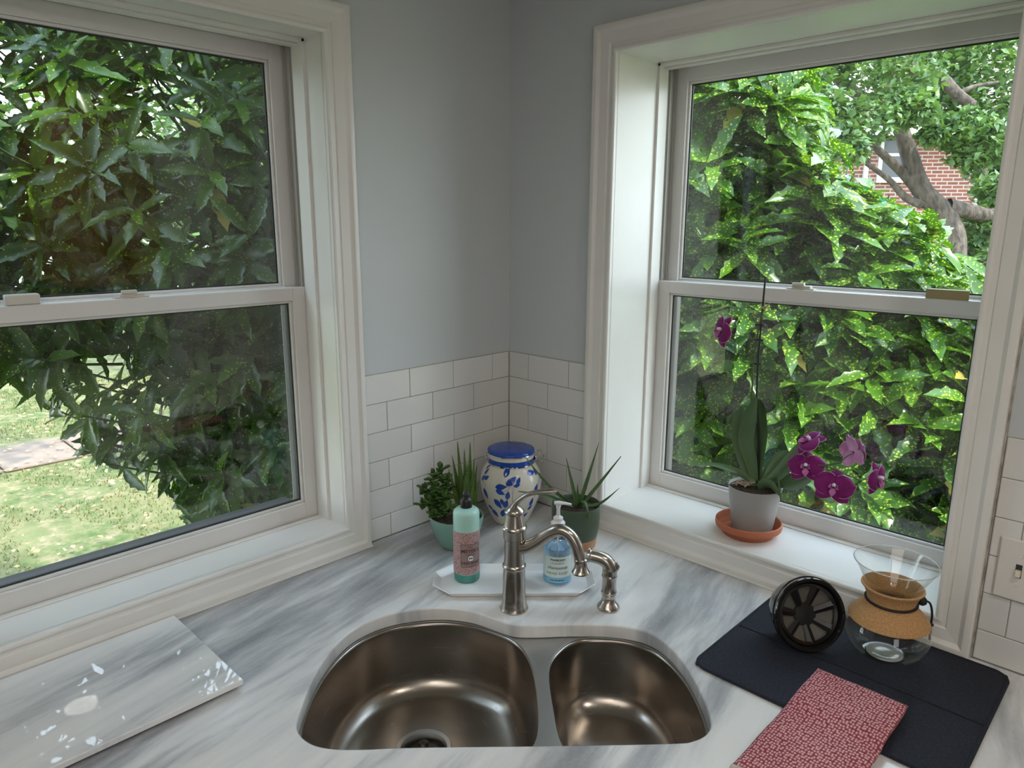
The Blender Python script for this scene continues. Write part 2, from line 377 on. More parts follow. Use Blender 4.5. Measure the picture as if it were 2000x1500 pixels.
wv = n.new('TexWave', {'Vector': n.pos(), 'Scale': 70.0, 'Distortion': 3.0, 'Detail': 1.0}, bands_direction='Z')
n.col(n.ramp(wv.outputs[0], [(.45, (.035, .085, .015)), (.75, (.16, .25, .05))]))

# ------------------------------------------------------------------ room shell
def wall(name, boxes, m):
    b = MB()
    for q in boxes: b.box(*q)
    return tag(obj(name, b, m), kind='structure')
FZ, CZ, XE, YE = -.9, 1.55, 3.5, -3.6
LY0, LY1, LZ0, LZ1 = -1.43, -.597, .068, 1.232      # left opening (y, z)
RX0, RX1 = .372, 1.198                              # right opening (x)
wl = wall('wall_left', [(-.28, YE, FZ, -.005, LY0-.0125, CZ), (-.28, LY1+.0125, FZ, -.005, .005, CZ), (-.28, LY0-.0125, FZ, -.005, LY1+.0125, LZ0-.02), (-.28, LY0-.0125, LZ1+.015, -.005, LY1+.0125, CZ)], WALLP)
wr = wall('wall_right', [(-.28, .005, FZ, RX0-.0125, .33, CZ), (RX1+.0125, .005, FZ, XE, .33, CZ), (RX0-.0125, .005, FZ, RX1+.0125, .33, LZ0-.02), (RX0-.0125, .005, LZ1+.015, RX1+.0125, .33, CZ)], WALLP)
wall('wall_far_east', [(XE, YE, FZ, XE+.1, .33, CZ)], ROOMW)
wall('wall_far_south', [(-.28, YE-.1, FZ, XE+.1, YE, CZ)], ROOMW)
wall('floor', [(-.28, YE, FZ-.1, XE, .005, FZ)], FLOORM)
wall('ceiling', [(-.28, YE-.1, CZ, XE+.1, .33, CZ+.12)], CEILM)

# backsplash tiles: one object each, grout behind
tile_cache = {}
def tiles(par, ax, sgn, x0, x1, evens, odds, zt=.448, pitch=.0773):
    g = MB()
    if ax == 'y': g.box(-.005, -x1, .0, -.0016, -x0, zt+.0005)
    else: g.box(x0, .005, .0, x1, .0016, zt+.0005)
    obj('grout', g, GROUT, par)
    for r in range(6):
        zb = max(zt-(r+1)*pitch+.0016, .0012); z1 = zt-r*pitch
        j = [x0]+[q for q in (evens if r % 2 == 0 else odds) if x0+.012 < q < x1-.012]+[x1]
        for a, b in zip(j, j[1:]):
            a2, b2 = a+.0008, b-.0008; w, h = round(b2-a2, 4), round(z1-zb, 4); key = (w, h, ax)
            if key not in tile_cache:
                t = MB()
                if ax == 'y': t.box(-.0045, -w/2, -h/2, 0, w/2, h/2, .0012)
                else: t.box(-w/2, 0, -h/2, w/2, .0045, h/2, .0012)
                tile_cache[key] = t.mesh('tile', TILE)
            o = link('tile', tile_cache[key], par); cc = (a2+b2)/2
            o.location = (0, -cc, (zb+z1)/2) if ax == 'y' else (cc, 0, (zb+z1)/2)
T = .154
tiles(wl, 'y', -1, .0, .526, [.0692+T*k for k in range(4)], [.1462+T*k for k in range(4)])
ORG[wr.name] = Vector((0, 0, 0))
tiles(wr, 'x', 1, .0, .302, [.0786+T*k for k in range(3)], [.1556+T*k for k in range(3)])
tiles(wr, 'x', 1, 1.2675, 2.2, [1.3135+T*k for k in range(7)], [1.39+T*k for k in range(7)])

# ------------------------------------------------------------------ windows
def window(name, u0, u1, near, D0, mp, side_sign, Wall):
    """u along wall, d outwards, z up; near = u of the jamb nearest the room corner"""
    root = empty(name, mp((u0+u1)/2, 0, LZ0), kind='structure')
    z0, z1 = LZ0, LZ1
    def B(q, c=0):
        b = MB()
        for (a0, d0, c0, a1, d1, c1) in q:
            p, r = mp(a0, d0, c0), mp(a1, d1, c1); b.box(*p, *r, c)
        return b
    # casing: four mitred boards with a stepped profile
    prof = [(0, 0), (0, .011), (.002, .0135), (.006, .0145), (.010, .0135), (.012, .010), (.020, .0098), (.0225, .013), (.026, .0132), (.045, .0150), (.050, .0185), (.053, .0215), (.060, .0225), (.064, .0215), (.0665, .018), (.0665, 0)]
    zb = .0665
    cor = [(u0, z0, -1, -1), (u1, z0, 1, -1), (u1, z1, 1, 1), (u0, z1, -1, 1)]
    for i in range(4):
        a, b_ = cor[i], cor[(i+1) % 4]; m = MB(); n_ = len(prof); vs = []
        for (cu, cz, su, sz) in (a, b_):
            for w, t in prof: vs.append(mp(cu+su*w, -t, cz+sz*w))
        m.add(vs, [(k, (k+1) % n_, n_+(k+1) % n_, n_+k) for k in range(n_)]+[tuple(range(n_)), tuple(range(n_, 2*n_))])
        obj('casing_board', m, TRIM, root, smooth=25)
    DE = D0+.085; DW = .275 if D0 < .15 else .325
    # jamb boards and sill
    obj('side_jamb', B([(u0-.012, -.001, z0, u0, DE, z1)]), TRIM, root); obj('side_jamb', B([(u1, -.001, z0, u1+.012, DE, z1)]), TRIM, root)
    obj('head_jamb', B([(u0, -.001, z1, u1, DE, z1+.014)]), TRIM, root); obj('sill', B([(u0, -.001, z0-.018, u1, D0+.030, z0)]), TRIM, root)
    obj('outer_sill', B([(u0, D0+.030, z0-.018, u1, DW+.03, z0-.002)]), OSILL, root)
    sd0 = D0-.042 if D0 > .15 else D0-.05
    for a, c in ((u0, u0+.007), (u1-.007, u1)): obj('inner_stop', B([(a, sd0, z0, c, D0-.002, z1)]), TRIM, root)
    obj('inner_stop', B([(u0, sd0, z1-.008, u1, D0-.002, z1), (u0, sd0+.02, z1-.013, u1, D0-.002, z1-.008)], .001), TRIM, root)
    obj('inner_stop', B([(u0, D0-.020, z0, u1, D0-.003, z0+.0035)], .001), TRIM, root)
    for a, s_ in ((u0, 1), (u1, -1)):
        obj('sash_track', B([(a, D0-.002, .67, a+s_*.004, D0+.037, z1), (a, D0+.008, .67, a+s_*.009, D0+.012, z1), (a, D0+.030, .67, a+s_*.010, D0+.034, z1)]), TRACK, root)
    def sash(nm, d0, zb_, zt_, br, tr, st):
        d1 = d0+.032; e = empty(nm, mp((u0+u1)/2, d0, zb_)); e.parent = root; e.location = e.location-ORG[root.name]
        a0, a1 = u0+.002, u1-.002
        obj('stile', B([(a0, d0, zb_, a0+st, d1, zt_)], .0015), VINYL, e); obj('stile', B([(a1-st, d0, zb_, a1, d1, zt_)], .0015), VINYL, e)
        obj('bottom_rail', B([(a0+st, d0, zb_, a1-st, d1, zb_+br)], .0015), VINYL, e); obj('top_rail', B([(a0+st, d0, zt_-tr, a1-st, d1, zt_)], .0015), VINYL, e)
        g0, g1, h0, h1 = a0+st, a1-st, zb_+br, zt_-tr; w = .006
        obj('glazing_bead', B([(g0, d0+.007, h0, g0+w, d0+.02, h1), (g1-w, d0+.007, h0, g1, d0+.02, h1), (g0+w, d0+.007, h0, g1-w, d0+.02, h0+w), (g0+w, d0+.007, h1-w, g1-w, d0+.02, h1)], .001), VINYL, e)
        w2 = w+.0035
        obj('gasket', B([(g0+w, d0+.014, h0+w, g0+w2, d0+.018, h1-w), (g1-w2, d0+.014, h0+w, g1-w, d0+.018, h1-w), (g0+w2, d0+.014, h0+w, g1-w2, d0+.018, h0+w2), (g0+w2, d0+.014, h1-w2, g1-w2, d0+.018, h1-w)]), GASK, e)
        obj('glass_pane', B([(g0+w, d0+.0155, h0+w, g1-w, d0+.0185, h1-w)]), PANE, e)
        return e
    sash('lower_sash', D0, z0+.001, .670, .043, .032, .038)
    sash('upper_sash', D0+.038, .640, z1-.003, .032, .036, .040)
    # sash lock on the meeting rail
    uc = {'window_1': -1.0, 'window_2': .774}[name]
    lk = obj('sash_lock', B([(uc-.034, D0+.006, .670, uc+.034, D0+.026, .6735), (uc-.022, D0+.009, .6735, uc+.024, D0+.023, .679)], .001), CREAMPL, root)
    ob = obj('latch_lever', B([(uc-.020, D0+.004, .679, uc+.010, D0+.014, .6865)], .0015), CREAMPL, lk)
    # outer storm frame
    so = D0+.078
    obj('storm_frame', B([(u0, so, z0, u0+.022, so+.02, z1), (u1-.022, so, z0, u1, so+.02, z1), (u0, so, z1-.02, u1, so+.02, z1)], .002), OSILL, root)
    return root
mL = lambda u, d, z: (-d, u, z); mR = lambda u, d, z: (u, d, z)
window('window_1', LY0, LY1, LY1, .118, mL, 1, wl)
window('window_2', RX0, RX1, RX0, .212, mR, 1, wr)
# caulk line where casings meet the counter
for nm, q in (('trim_1', (.019, LY0-.07, .0003, .0265, LY1+.066, .0045)), ('trim_2', (RX0-.068, -.0265, .0003, RX1+.068, -.019, .0045))):
    b = MB(); b.box(*q, .001); tag(obj(nm, b, TRIM), kind='structure')
b = MB(); b.box(1.2648, -.004, .001, 1.2672, .004, 1.29); tag(obj('trim_3', b, CAULK), kind='structure')

# ------------------------------------------------------------------ countertop with the sink cut-out
CUT = [(.506, -1.025), (.465, -.992), (.414, -.941), (.364, -.878), (.326, -.801), (.322, -.725), (.346, -.663), (.386, -.609), (.443, -.571), (.505, -.556), (.547, -.545), (.585, -.512), (.636, -.456), (.698, -.401), (.762, -.372), (.826, -.385), (.894, -.427), (.958, -.484), (.994, -.525), (1.005, -.555), (.998, -.588), (.972, -.622), (.841, -.757), (.682, -.918), (.627, -.978), (.587, -1.014), (.549, -1.030)]
cut = [(p.x, p.y) for p in catmull([(x, y, 0) for x, y in CUT], 6, True)]
outer = [(0, 0), (0, -3.0), (.64, -3.0), (.64, -1.20), (1.20, -.64), (3.0, -.64), (3.0, 0)]
me = curve_slab('countertop', [outer, cut], 0, .03, .0035, MARB)
ct = tag(link('countertop', me), kind='structure'); ct['label'] = 'white and grey veined marble countertop with sink cut-out'
# base cabinets below
bc = empty('base_cabinet', (.9, -.9, FZ), 'painted corner base cabinet under the marble counter', 'cabinet')
b = MB(); b.prism([(0, -.30), (0, -1.25), (.6, -1.19), (.62, -1.17), (1.17, -.62), (1.19, -.60), (1.25, 0), (.30, 0)], FZ, -.26); obj('cabinet_body', b, CABP, bc)
b = MB(); b.prism([(.617, -1.19), (.63, -1.18), (1.19, -.62), (1.18, -.607), (.63, -1.16)], -.26, -.031); obj('front_apron', b, CABP, bc)
for q, nm, lb in (((.0, -3.0, FZ, .60, -1.26, -.031), 'base_cabinet', 'painted base cabinet run under the left window counter'), ((1.26, -.60, FZ, 3.0, 0, -.031), 'base_cabinet', 'painted base cabinet run under the right wall counter')):
    b = MB(); b.box(*q); tag(obj(nm, b, CABP, loc=(q[0], q[1], FZ)), lb, 'cabinet')

# ------------------------------------------------------------------ double sink
sk = empty('double_sink', (.66, -.70, -.035), 'undermount stainless double bowl sink with a large left and small right bowl', 'sink')
BIG = [(.548, -.551), (.507, -.564), (.447, -.578), (.391, -.616), (.352, -.667), (.328, -.728), (.330, -.799), (.369, -.873), (.419, -.936), (.469, -.986), (.508, -1.017), (.549, -1.024), (.585, -1.008), (.627, -.97), (.682, -.912), (.75, -.842), (.787, -.80), (.800, -.768), (.790, -.735), (.731, -.670), (.670, -.612), (.630, -.580), (.592, -.560)]
SML = [(.652, -.462), (.700, -.405), (.762, -.380), (.822, -.392), (.888, -.433), (.952, -.490), (.987, -.529), (.996, -.556), (.990, -.586), (.966, -.618), (.905, -.683), (.872, -.716), (.845, -.726), (.815, -.712), (.760, -.662), (.702, -.608), (.660, -.560), (.643, -.510)]
def bowl(P, name, drain, depth):
    L = resample(catmull([(x, y, 0) for x, y in P], 6, True), 96)
    n_ = 96; cx = sum(p.x for p in L)/n_; cy = sum(p.y for p in L)/n_
    if sum(L[i].x*L[(i+1) % n_].y-L[(i+1) % n_].x*L[i].y for i in range(n_)) < 0: L.reverse()
    for i in range(n_):      # follow the stone edge closely where the bowl meets it
        best = min(((p_ := Vector((x, y, 0)))-L[i]).length for x, y in cut); q = min((Vector((x, y, 0)) for x, y in cut), key=lambda v_: (v_-L[i]).length)
        k_ = max(0, min(1, (.030-best)/.016)); o_ = (L[i]-Vector((cx, cy, 0))).normalized()
        L[i] = L[i]+o_*k_*(max(0, (q-L[i]).dot(o_))+.002)
    for _ in range(10): L = [(L[i-1]+L[i]*2+L[(i+1) % n_])/4 for i in range(n_)]
    nor = []
    for i in range(n_):
        t = (L[(i+2) % n_]-L[(i-2) % n_]).normalized(); nor.append(Vector((-t.y, t.x, 0)))
    D = Vector((*drain, 0)); k0 = min(range(n_), key=lambda i: -(L[i]-D).normalized().x); L = L[k0:]+L[:k0]; nor = nor[k0:]+nor[:k0]
    rings = [(-.003, -.0335), (0, -.034), (.002, -.036), (.003, -.041), (.006, -.09), (.011, -depth+.055)]
    fr = .045
    for a in range(1, 7):
        t = a/6*PI/2; rings.append((.011+fr*(1-math.cos(t)), -depth+.055-(fr)*math.sin(t)))
    vs = []
    for ins, z in rings:
        ring = [L[i]+nor[i]*ins for i in range(n_)]
        if ins > .02:
            for _ in range(3): ring = [(ring[i-1]+ring[i]*2+ring[(i+1) % n_])/4 for i in range(n_)]
        vs += [Vector((p.x, p.y, z)) for p in ring]
    last = vs[-n_:]; a0 = math.atan2(last[0].y-D.y, last[0].x-D.x)
    for k in (.33, .66, .9, 1):
        for i in range(n_):
            a = a0+2*PI*i/n_; c_ = Vector((D.x+.053*math.cos(a), D.y+.053*math.sin(a), 0)); q = last[i].lerp(Vector((c_.x, c_.y, last[i].z)), k)
            q.z = rings[-1][1]-.012*k; vs.append(q)
    R_ = len(rings)+4
    fs = [(r*n_+i, r*n_+(i+1) % n_, (r+1)*n_+(i+1) % n_, (r+1)*n_+i) for r in range(R_-1) for i in range(n_)]
    m = MB(); m.add(vs, fs); o = obj(name, m, STEEL, sk, smooth=60, fix=False)
    zf = rings[-1][1]-.012
    m = MB(); m.lathe([(.0535, 0), (.0565, .001), (.055, .0025), (.047, .001), (.043, -.006), (.040, -.014), (.006, -.016), (0, -.016)], (D.x, D.y, zf), 40)
    dr = obj('drain', m, FLANGE, sk, smooth=30)
    m = MB(); m.lathe([(.036, -.012), (.0375, -.006), (.036, -.004), (.034, -.009), (.010, -.010), (.008, .004), (.011, .012), (.008, .016), (0, .017)], (D.x, D.y, zf), 32); obj('basket_strainer', m, DARKM, dr, smooth=30)
    return L, rings
Lb, rb = bowl(BIG, 'large_bowl', (.503, -.757), .200)
Ls, rs = bowl(SML, 'small_bowl', (.835, -.565), .195)
oo = [(p.x, p.y) for p in catmull([(x, y, 0) for x, y in CUT], 6, True)]
cxm, cym = .66, -.70
og = [(cxm+(x-cxm)*1.06, cym+(y-cym)*1.06) for x, y in oo]
me = curve_slab('rim_flange', [og, [(p.x, p.y) for p in Lb], [(p.x, p.y) for p in Ls]], -.0305, .003, .0005, FLANGE)
fl = link('rim_flange', me, sk); me.transform(Matrix.Translation(-ORG[sk.name]))
m = MB()
for _ in range(150):
    if random.random() < .55: L, rr = Lb, rb
    else: L, rr = Ls, rs
    i = random.randrange(96); ins, z = rr[random.choice([4, 5, 6, 7, 8, 9, 10])]
    p = L[i]; t = (L[(i+2) % 96]-L[(i-2) % 96]).normalized(); nn = Vector((-t.y, t.x, 0)); q = p+nn*(ins+.001); r = random.uniform(.0007, .0019)
    if (q-Vector((1.49, -1.53, 0))).length < .9: continue
    m.lathe([(0, -r), (r*.8, -r*.6), (r, 0), (r*.7, r*.7), (0, r)], (q.x, q.y, z), 8)
tag(obj('water_droplets', m, WATER, sk, smooth=180), kind='stuff')

# ------------------------------------------------------------------ faucet
FB = Vector((.5013, -.4958, 0))
def P3(B, s, z, ang=0):
    a = math.radians(ang); d = RT*math.cos(a)-FW*math.sin(a); return Vector((B[0], B[1], 0))+d*s+Vector((0, 0, z))
fa = empty('faucet', FB, 'brushed nickel single-lever kitchen faucet behind the sink', 'faucet')
m = MB(); m.lathe([(0, 0), (.0310, 0), (.0315, .003), (.030, .006), (.0285, .009), (.0285, .012), (.0265, .017), (.0255, .035), (.0235, .092), (.0230, .097), (.0250, .0995), (.0258, .1025), (.0250, .1055), (.0228, .108), (.0216, .125), (.0213, .1655), (.0205, .166), (.0205, .1668), (.0238, .1672), (.0236, .187), (.0262, .189), (.0274, .192), (.0262, .195), (.0240, .197), (.0225, .204), (.0196, .222), (.0212, .2245), (.0218, .228), (.0208, .231), (.016, .236), (.010, .240), (0, .242)], FB, 48); obj('faucet_body', m, NICKEL, fa, smooth=30)
sp = catmull([P3(FB, *q, 20) for q in [(0, .1475), (.014, .148), (.032, .1525), (.055, .169), (.083, .1925), (.104, .2005), (.124, .192), (.1375, .171), (.1445, .147), (.1465, .134)]], 6)
m = MB(); k = len(sp); m.tube(sp, [.0158-.0035*min(1, i/(k*.6)) for i in range(k)], 20); obj('spout', m, NICKEL, fa, smooth=60)
nz = P3(FB, .147, .140, 20); ax = (P3(FB, .1480, .112, 20)-nz).normalized()
m = MB(); m.lathe([(0, -.004), (.0120, -.004), (.0138, -.002), (.0138, .001), (.0122, .003), (.0125, .008), (.0140, .016), (.0172, .023), (.0188, .0255), (.0186, .0285), (.0165, .0285), (.013, .024), (0, .024)], nz, 32, ax); obj('spray_nozzle', m, NICKEL, fa, smooth=30)
hp = catmull([P3(FB, *q, 10) for q in [(-.002, .236), (.002, .244), (.010, .2535), (.027, .2665), (.051, .2745), (.070, .2775), (.0885, .2800)]], 5)
m = MB(); k = len(hp); m.tube(hp, [.0135-.0055*min(1, i/(k*.5))+.0015*max(0, (i/k-.6)/.4) if i < k-2 else .006 for i in range(k)], 16, flat=.62, up=(0, 0, 1)); obj('lever_handle', m, NICKEL, fa, smooth=60)

SB = Vector((.6478, -.349, 0))
ss = empty('side_sprayer', SB, 'short brushed nickel side spray standing right of the faucet', 'sprayer')
m = MB(); m.lathe([(0, 0), (.0245, 0), (.0250, .003), (.0235, .007), (.0185, .013), (.0155, .018), (.0142, .021), (.0152, .023), (.0142, .026), (.0150, .030), (.0158, .034), (.0150, .036)], SB, 36); obj('base_escutcheon', m, NICKEL, ss, smooth=30)
m = MB(); m.lathe([(.0150, .0355), (.0170, .037), (.0175, .040), (.0160, .043), (.0152, .066), (.0165, .074), (.0172, .078), (.0160, .081), (.0160, .084)], SB, 32); obj('wand_body', m, NICKEL, ss, smooth=30)
hh = catmull([P3(SB, *q, 12) for q in [(0, .082), (.0005, .090), (-.0015, .101), (-.010, .112), (-.024, .1175), (-.038, .1195), (-.046, .1205)]], 5)
m = MB(); m.tube(hh, [.0163]*8+[.0158-.0022*i/(len(hh)-8) for i in range(len(hh)-8)], 20); obj('spray_head', m, NICKEL, ss, smooth=60)
m = MB(); c = P3(SB, -.046, .1205, 12); ax = (P3(SB, -.050, .121, 12)-P3(SB, -.046, .1205, 12)).normalized()
m.lathe([(0, -.004), (.0150, -.004), (.0163, -.002), (.0163, .003), (.0135, .005), (0, .0045)], c, 28, ax); sf = obj('spray_face', m, NICKEL, ss, smooth=30)
m = MB(); m.tube(catmull([P3(SB, *q, 12) for q in [(.004, .112), (.012, .108), (.0165, .099), (.0135, .088)]], 4), [.002, .004, .005, .0055, .0055, .005, .0055, .005, .005, .0045, .004, .003, .002], 10); obj('trigger', m, NICKEL, ss, smooth=60)

# ------------------------------------------------------------------ tray and bottles
e1 = Vector((.7071, .7071, 0)); e2 = Vector((-.7071, .7071, 0))
def oct_ring(g, z):
    s0, s1, t0, t1, c = -.182+g, .193-g, -.668+g, -.524-g, .040-g*.4
    return [e1*s+e2*t+Vector((0, 0, z)) for s, t in ((s0+c, t0), (s1-c, t0), (s1, t0+c), (s1, t1-c), (s1-c, t1), (s0+c, t1), (s0, t1-c), (s0, t0+c))]
m = MB(); rings = [oct_ring(.016, .0006), oct_ring(.012, .0012), oct_ring(.0035, .0105), oct_ring(0, .0150), oct_ring(.0012, .0165), oct_ring(.0030, .0155), oct_ring(.0085, .0105), oct_ring(.017, .0048)]
m.add([p for r in rings for p in r], [(r*8+i, r*8+(i+1) % 8, (r+1)*8+(i+1) % 8, (r+1)*8+i) for r in range(7) for i in range(8)]+[tuple(range(8)), tuple(range(56, 64))])
TR = e1*.006+e2*-.596
tag(obj('soap_tray', m, PORC, smooth=20, loc=(TR.x, TR.y, 0)), 'long white eight-sided porcelain tray holding both soap bottles', 'tray')
DB = Vector((.3323, -.4813, .0052)); TH = math.atan2(CAM.y-DB.y, CAM.x-DB.x)
db = empty('dish_soap_bottle', DB, 'mint dish soap bottle with red speckled label and black cap', 'bottle')
R = .0308
m = MB(); m.lathe([(0, 0), (R-.004, 0), (R-.001, .002), (R, .006), (R, .020), (R, .0215)], DB, 40); obj('bottle_base', m, SOAPG, db, smooth=40)
m = MB(); m.lathe([(R, .0215), (R, .150), (R, .166), (R-.0015, .1715), (R-.006, .176), (R-.015, .179), (.0125, .180), (.0125, .184), (0, .184)], DB, 40); obj('bottle_body', m, TEALBOT, db, smooth=40)
def cyl_patch(c, R, z0, z1, a0, a1, n_=24, th=.0004):
    m = MB(); vs = []; 
    for rr in (R, R+th):
        for z in (z0, z1): vs += [(c[0]+rr*math.cos(a0+(a1-a0)*k/n_), c[1]+rr*math.sin(a0+(a1-a0)*k/n_), z) for k in range(n_+1)]
    n1 = n_+1; fs = []
    for k in range(n_):
        fs += [(k, k+1, n1+k+1, n1+k), (2*n1+k, 2*n1+k+1, 3*n1+k+1, 3*n1+k), (k, k+1, 2*n1+k+1, 2*n1+k), (n1+k, n1+k+1, 3*n1+k+1, 3*n1+k)]
    fs += [(0, n1, 3*n1, 2*n1), (n_, n1+n_, 3*n1+n_, 2*n1+n_)]
    return m.add(vs, fs)
z0 = DB.z
lb = obj('label', cyl_patch(DB, R, z0+.0225, z0+.127, TH-1.75, TH+1.75), LAB1, db, smooth=40)
tl = TH+.30
obj('label_panel', cyl_patch(DB, R+.0004, z0+.043, z0+.098, tl-.72, tl+.72, 16), LAB1B, lb, smooth=40)
m = MB(); wrap_text(m, "MRS.", .006, z0+.0915, DB, R, tl, .0012); wrap_text(m, "MEYER'S", .0115, z0+.082, DB, R, tl, .0012, bold=.0003, space=1.05); wrap_text(m, "CLEAN DAY", .0048, z0+.0735, DB, R, tl, .0012)
wrap_text(m, "DISH SOAP", .0088, z0+.0525, DB, R, tl, .0012, bold=.0003); wrap_text(m, "16 FL OZ (473 mL)", .0032, z0+.046, DB, R, tl, .0012)
for z in (z0+.0425, z0+.098): v = cyl_patch(DB, R+.0008, z, z+.0009, tl-.74, tl+.74, 16); m.add(v.v, v.f)
for a in (-.74, .72): v = cyl_patch(DB, R+.0008, z0+.0425, z0+.0985, tl+a, tl+a+.02, 2); m.add(v.v, v.f)
def disc_on(m, c, R, z, a, r, off):
    vs = [(c[0]+(R+off)*math.cos(a), c[1]+(R+off)*math.sin(a), z)]
    for k in range(24):
        x, y = r*math.cos(k*PI/12), r*math.sin(k*PI/12); vs.append((c[0]+(R+off)*math.cos(a+x/R), c[1]+(R+off)*math.sin(a+x/R), z+y))
    m.add(vs, [(0, k+1, (k+1) % 24+1) for k in range(24)])
disc_on(m, DB, R, z0+.0645, tl, .0082, .0011); obj('lettering', m, INK1, lb, fix=False)
m = MB(); disc_on(m, DB, R, z0+.0645, tl, .0070, .0015); obj('scent_badge', m, INKW, lb, fix=False)
m = MB(); wrap_text(m, "MUM", .0042, z0+.0645, DB, R, tl, .0019, bold=.0003); obj('badge_lettering', m, INK2, lb, fix=False)
m = MB(); m.lathe([(.0125, .1785), (.0138, .1795), (.0138, .196), (.0125, .199), (.0085, .203), (.0075, .208), (.0080, .211), (.0060, .216), (.0045, .2195), (0, .220)], DB, 28); obj('cap', m, BLACKM, db, smooth=30)

HB = Vector((.4911, -.3393, .0052)); TH = math.atan2(CAM.y-HB.y, CAM.x-HB.x); z0 = HB.z
hb = empty('hand_soap_bottle', HB, 'clear pump bottle of blue hand soap behind the faucet spout', 'bottle')
R = .0345
m = MB(); m.lathe([(0, 0), (R-.004, 0), (R-.001, .003), (R, .008), (R, .080), (R-.0015, .092), (R-.006, .104), (R-.013, .114), (.014, .122), (.0125, .128), (.0125, .136)], HB, 40); obj('bottle_body', m, CLEARP, hb, smooth=60)
m = MB(); m.lathe([(0, .004), (R-.004, .004), (R-.002, .008), (R-.002, .080), (R-.0028, .089), (0, .089)], HB, 40); obj('liquid_soap', m, LIQ, hb, smooth=40)
lb = obj('label', cyl_patch(HB, R, z0+.018, z0+.074, TH-1.15, TH+1.15), LAB2, hb, smooth=40)
obj('label_band', cyl_patch(HB, R+.0001, z0+.010, z0+.0235, TH-1.15, TH+1.15), LAB2B, lb, smooth=40)
m = MB(); wrap_text(m, "TRADER JOE'S", .0058, z0+.067, HB, R, TH, .001, shear=.25, bold=.0002); wrap_text(m, "LAVENDER", .0052, z0+.0585, HB, R, TH, .001, space=1.35)
wrap_text(m, "chamomile", .0110, z0+.0475, HB, R, TH, .001, shear=.35); wrap_text(m, "HAND SOAP", .0078, z0+.0335, HB, R, TH, .001, space=1.2)
wrap_text(m, "12 FL OZ (355 mL)", .0042, z0+.0165, HB, R, TH, .001, bold=.0002); obj('lettering', m, INK2, lb, fix=False)
m = MB(); m.lathe([(.0125, .128), (.0168, .129), (.0168, .146), (.0155, .1475), (.0115, .151), (.0115, .158), (.0085, .160), (.0045, .163), (.0042, .178), (.0062, .186), (.0075, .190), (0, .190)], HB, 28); pm = obj('pump', m, PUMP, hb, smooth=30)
q = [P3(HB, s, z0+z, 5) for s, z in ((-.0095, .1925), (0, .1935), (.018, .1925), (.030, .1905))]
m = MB(); m.tube(q, [.0055, .0065, .0045, .0032], 12, flat=.7, up=(0, 0, 1)); obj('pump_nozzle', m, PUMP, pm, smooth=60)
m = MB(); m.lathe([(0, .01), (.002, .01), (.002, .13), (0, .13)], HB, 8); obj('dip_tube', m, PUMP, hb)

# ------------------------------------------------------------------ cookie jar
JB = Vector((.154, -.149, 0)); jt = math.atan2(CAM.y-JB.y, CAM.x-JB.x)
jar = empty('cookie_jar', JB, 'cream ceramic jar with painted blue leaves and blue clamp lid', 'jar')
jprof = [(0, .0), (.048, 0), (.052, .003), (.056, .012), (.066, .035), (.078, .065), (.0845, .092), (.0865, .115), (.085, .135), (.079, .153), (.070, .166), (.0625, .172), (.061, .176), (.061, .190), (.0635, .192), (.0635, .197), (0, .197)]
jp = catmull([(r, z, 0) for r, z in jprof[1:12]], 4)
m = MB(); m.lathe([(0, 0)]+[(p.x, p.y) for p in jp]+[(.061, .176), (.061, .192), (0, .192)], JB, 56); obj('jar_body', m, CREAM, jar, smooth=50)
m = MB(); m.lathe([(.0625, .174), (.0645, .1755), (.0645, .187), (.0625, .1885)], JB, 56); obj('blue_neck_band', m, BLUE, jar, smooth=40)
m = MB(); m.lathe([(.0640, .1725), (.0655, .1725), (.0655, .1755), (.064, .1755), (.064, .1725)], JB, 56); m.lathe([(.0625, .2005), (.0675, .2005), (.0680, .2020), (.0675, .2035), (.0625, .2035)], JB, 56); obj('clamp_wire_ring', m, CHROME, jar, smooth=30)
m = MB(); m.lathe([(0, .1885), (.0635, .1885), (.0645, .1895), (.0645, .2005), (.0625, .2010), (0, .2012)], JB, 56); ld = obj('lid', m, CREAM, jar, smooth=30)
m = MB(); m.lathe([(.060, .2012), (.0660, .2025), (.0665, .207), (.0645, .2115), (.058, .2135), (.045, .2145), (0, .2150)], JB, 56); obj('lid_top', m, BLUE, ld, smooth=50)
def jp3(s, d, z): return JB+RT*s-FW*d+Vector((0, 0, z))
m = MB(); m.tube(catmull([jp3(.064, .005, .176), jp3(.078, .0, .190), jp3(.084, -.004, .206), jp3(.074, -.006, .203), jp3(.066, -.006, .201)], 5), .0013, 8)
m.tube(catmull([jp3(.063, -.012, .174), jp3(.082, -.010, .184), jp3(.088, -.006, .176), jp3(.083, -.002, .163), jp3(.080, .002, .170)], 5), .0013, 8)
m.tube([jp3(.078, -.004, .196), jp3(.092, -.004, .188), jp3(.084, -.003, .170)], .0022, 8); m.box(*(jp3(.066, -.006, .184)-Vector((.004, .004, .008))), *(jp3(.074, -.006, .184)+Vector((.002, .002, .006))), .001)
obj('bail_clamp', m, CHROME, jar, smooth=40)
m = MB(); m.tube(catmull([jp3(-.064, .005, .174), jp3(-.070, .003, .186), jp3(-.069, -.002, .200), jp3(-.064, -.004, .203)], 5), .0014, 8); obj('hinge_wire', m, CHROME, jar, smooth=40)
def jarR(z):
    for a, b in zip(jp, jp[1:]):
        if a.y <= z <= b.y: return a.x+(b.x-a.x)*(z-a.y)/max(b.y-a.y, 1e-6)
    return .06
def jsurf(a, z, off=.0006):
    r = jarR(z)+off; return (JB.x+r*math.cos(a), JB.y+r*math.sin(a), z)
m = MB()
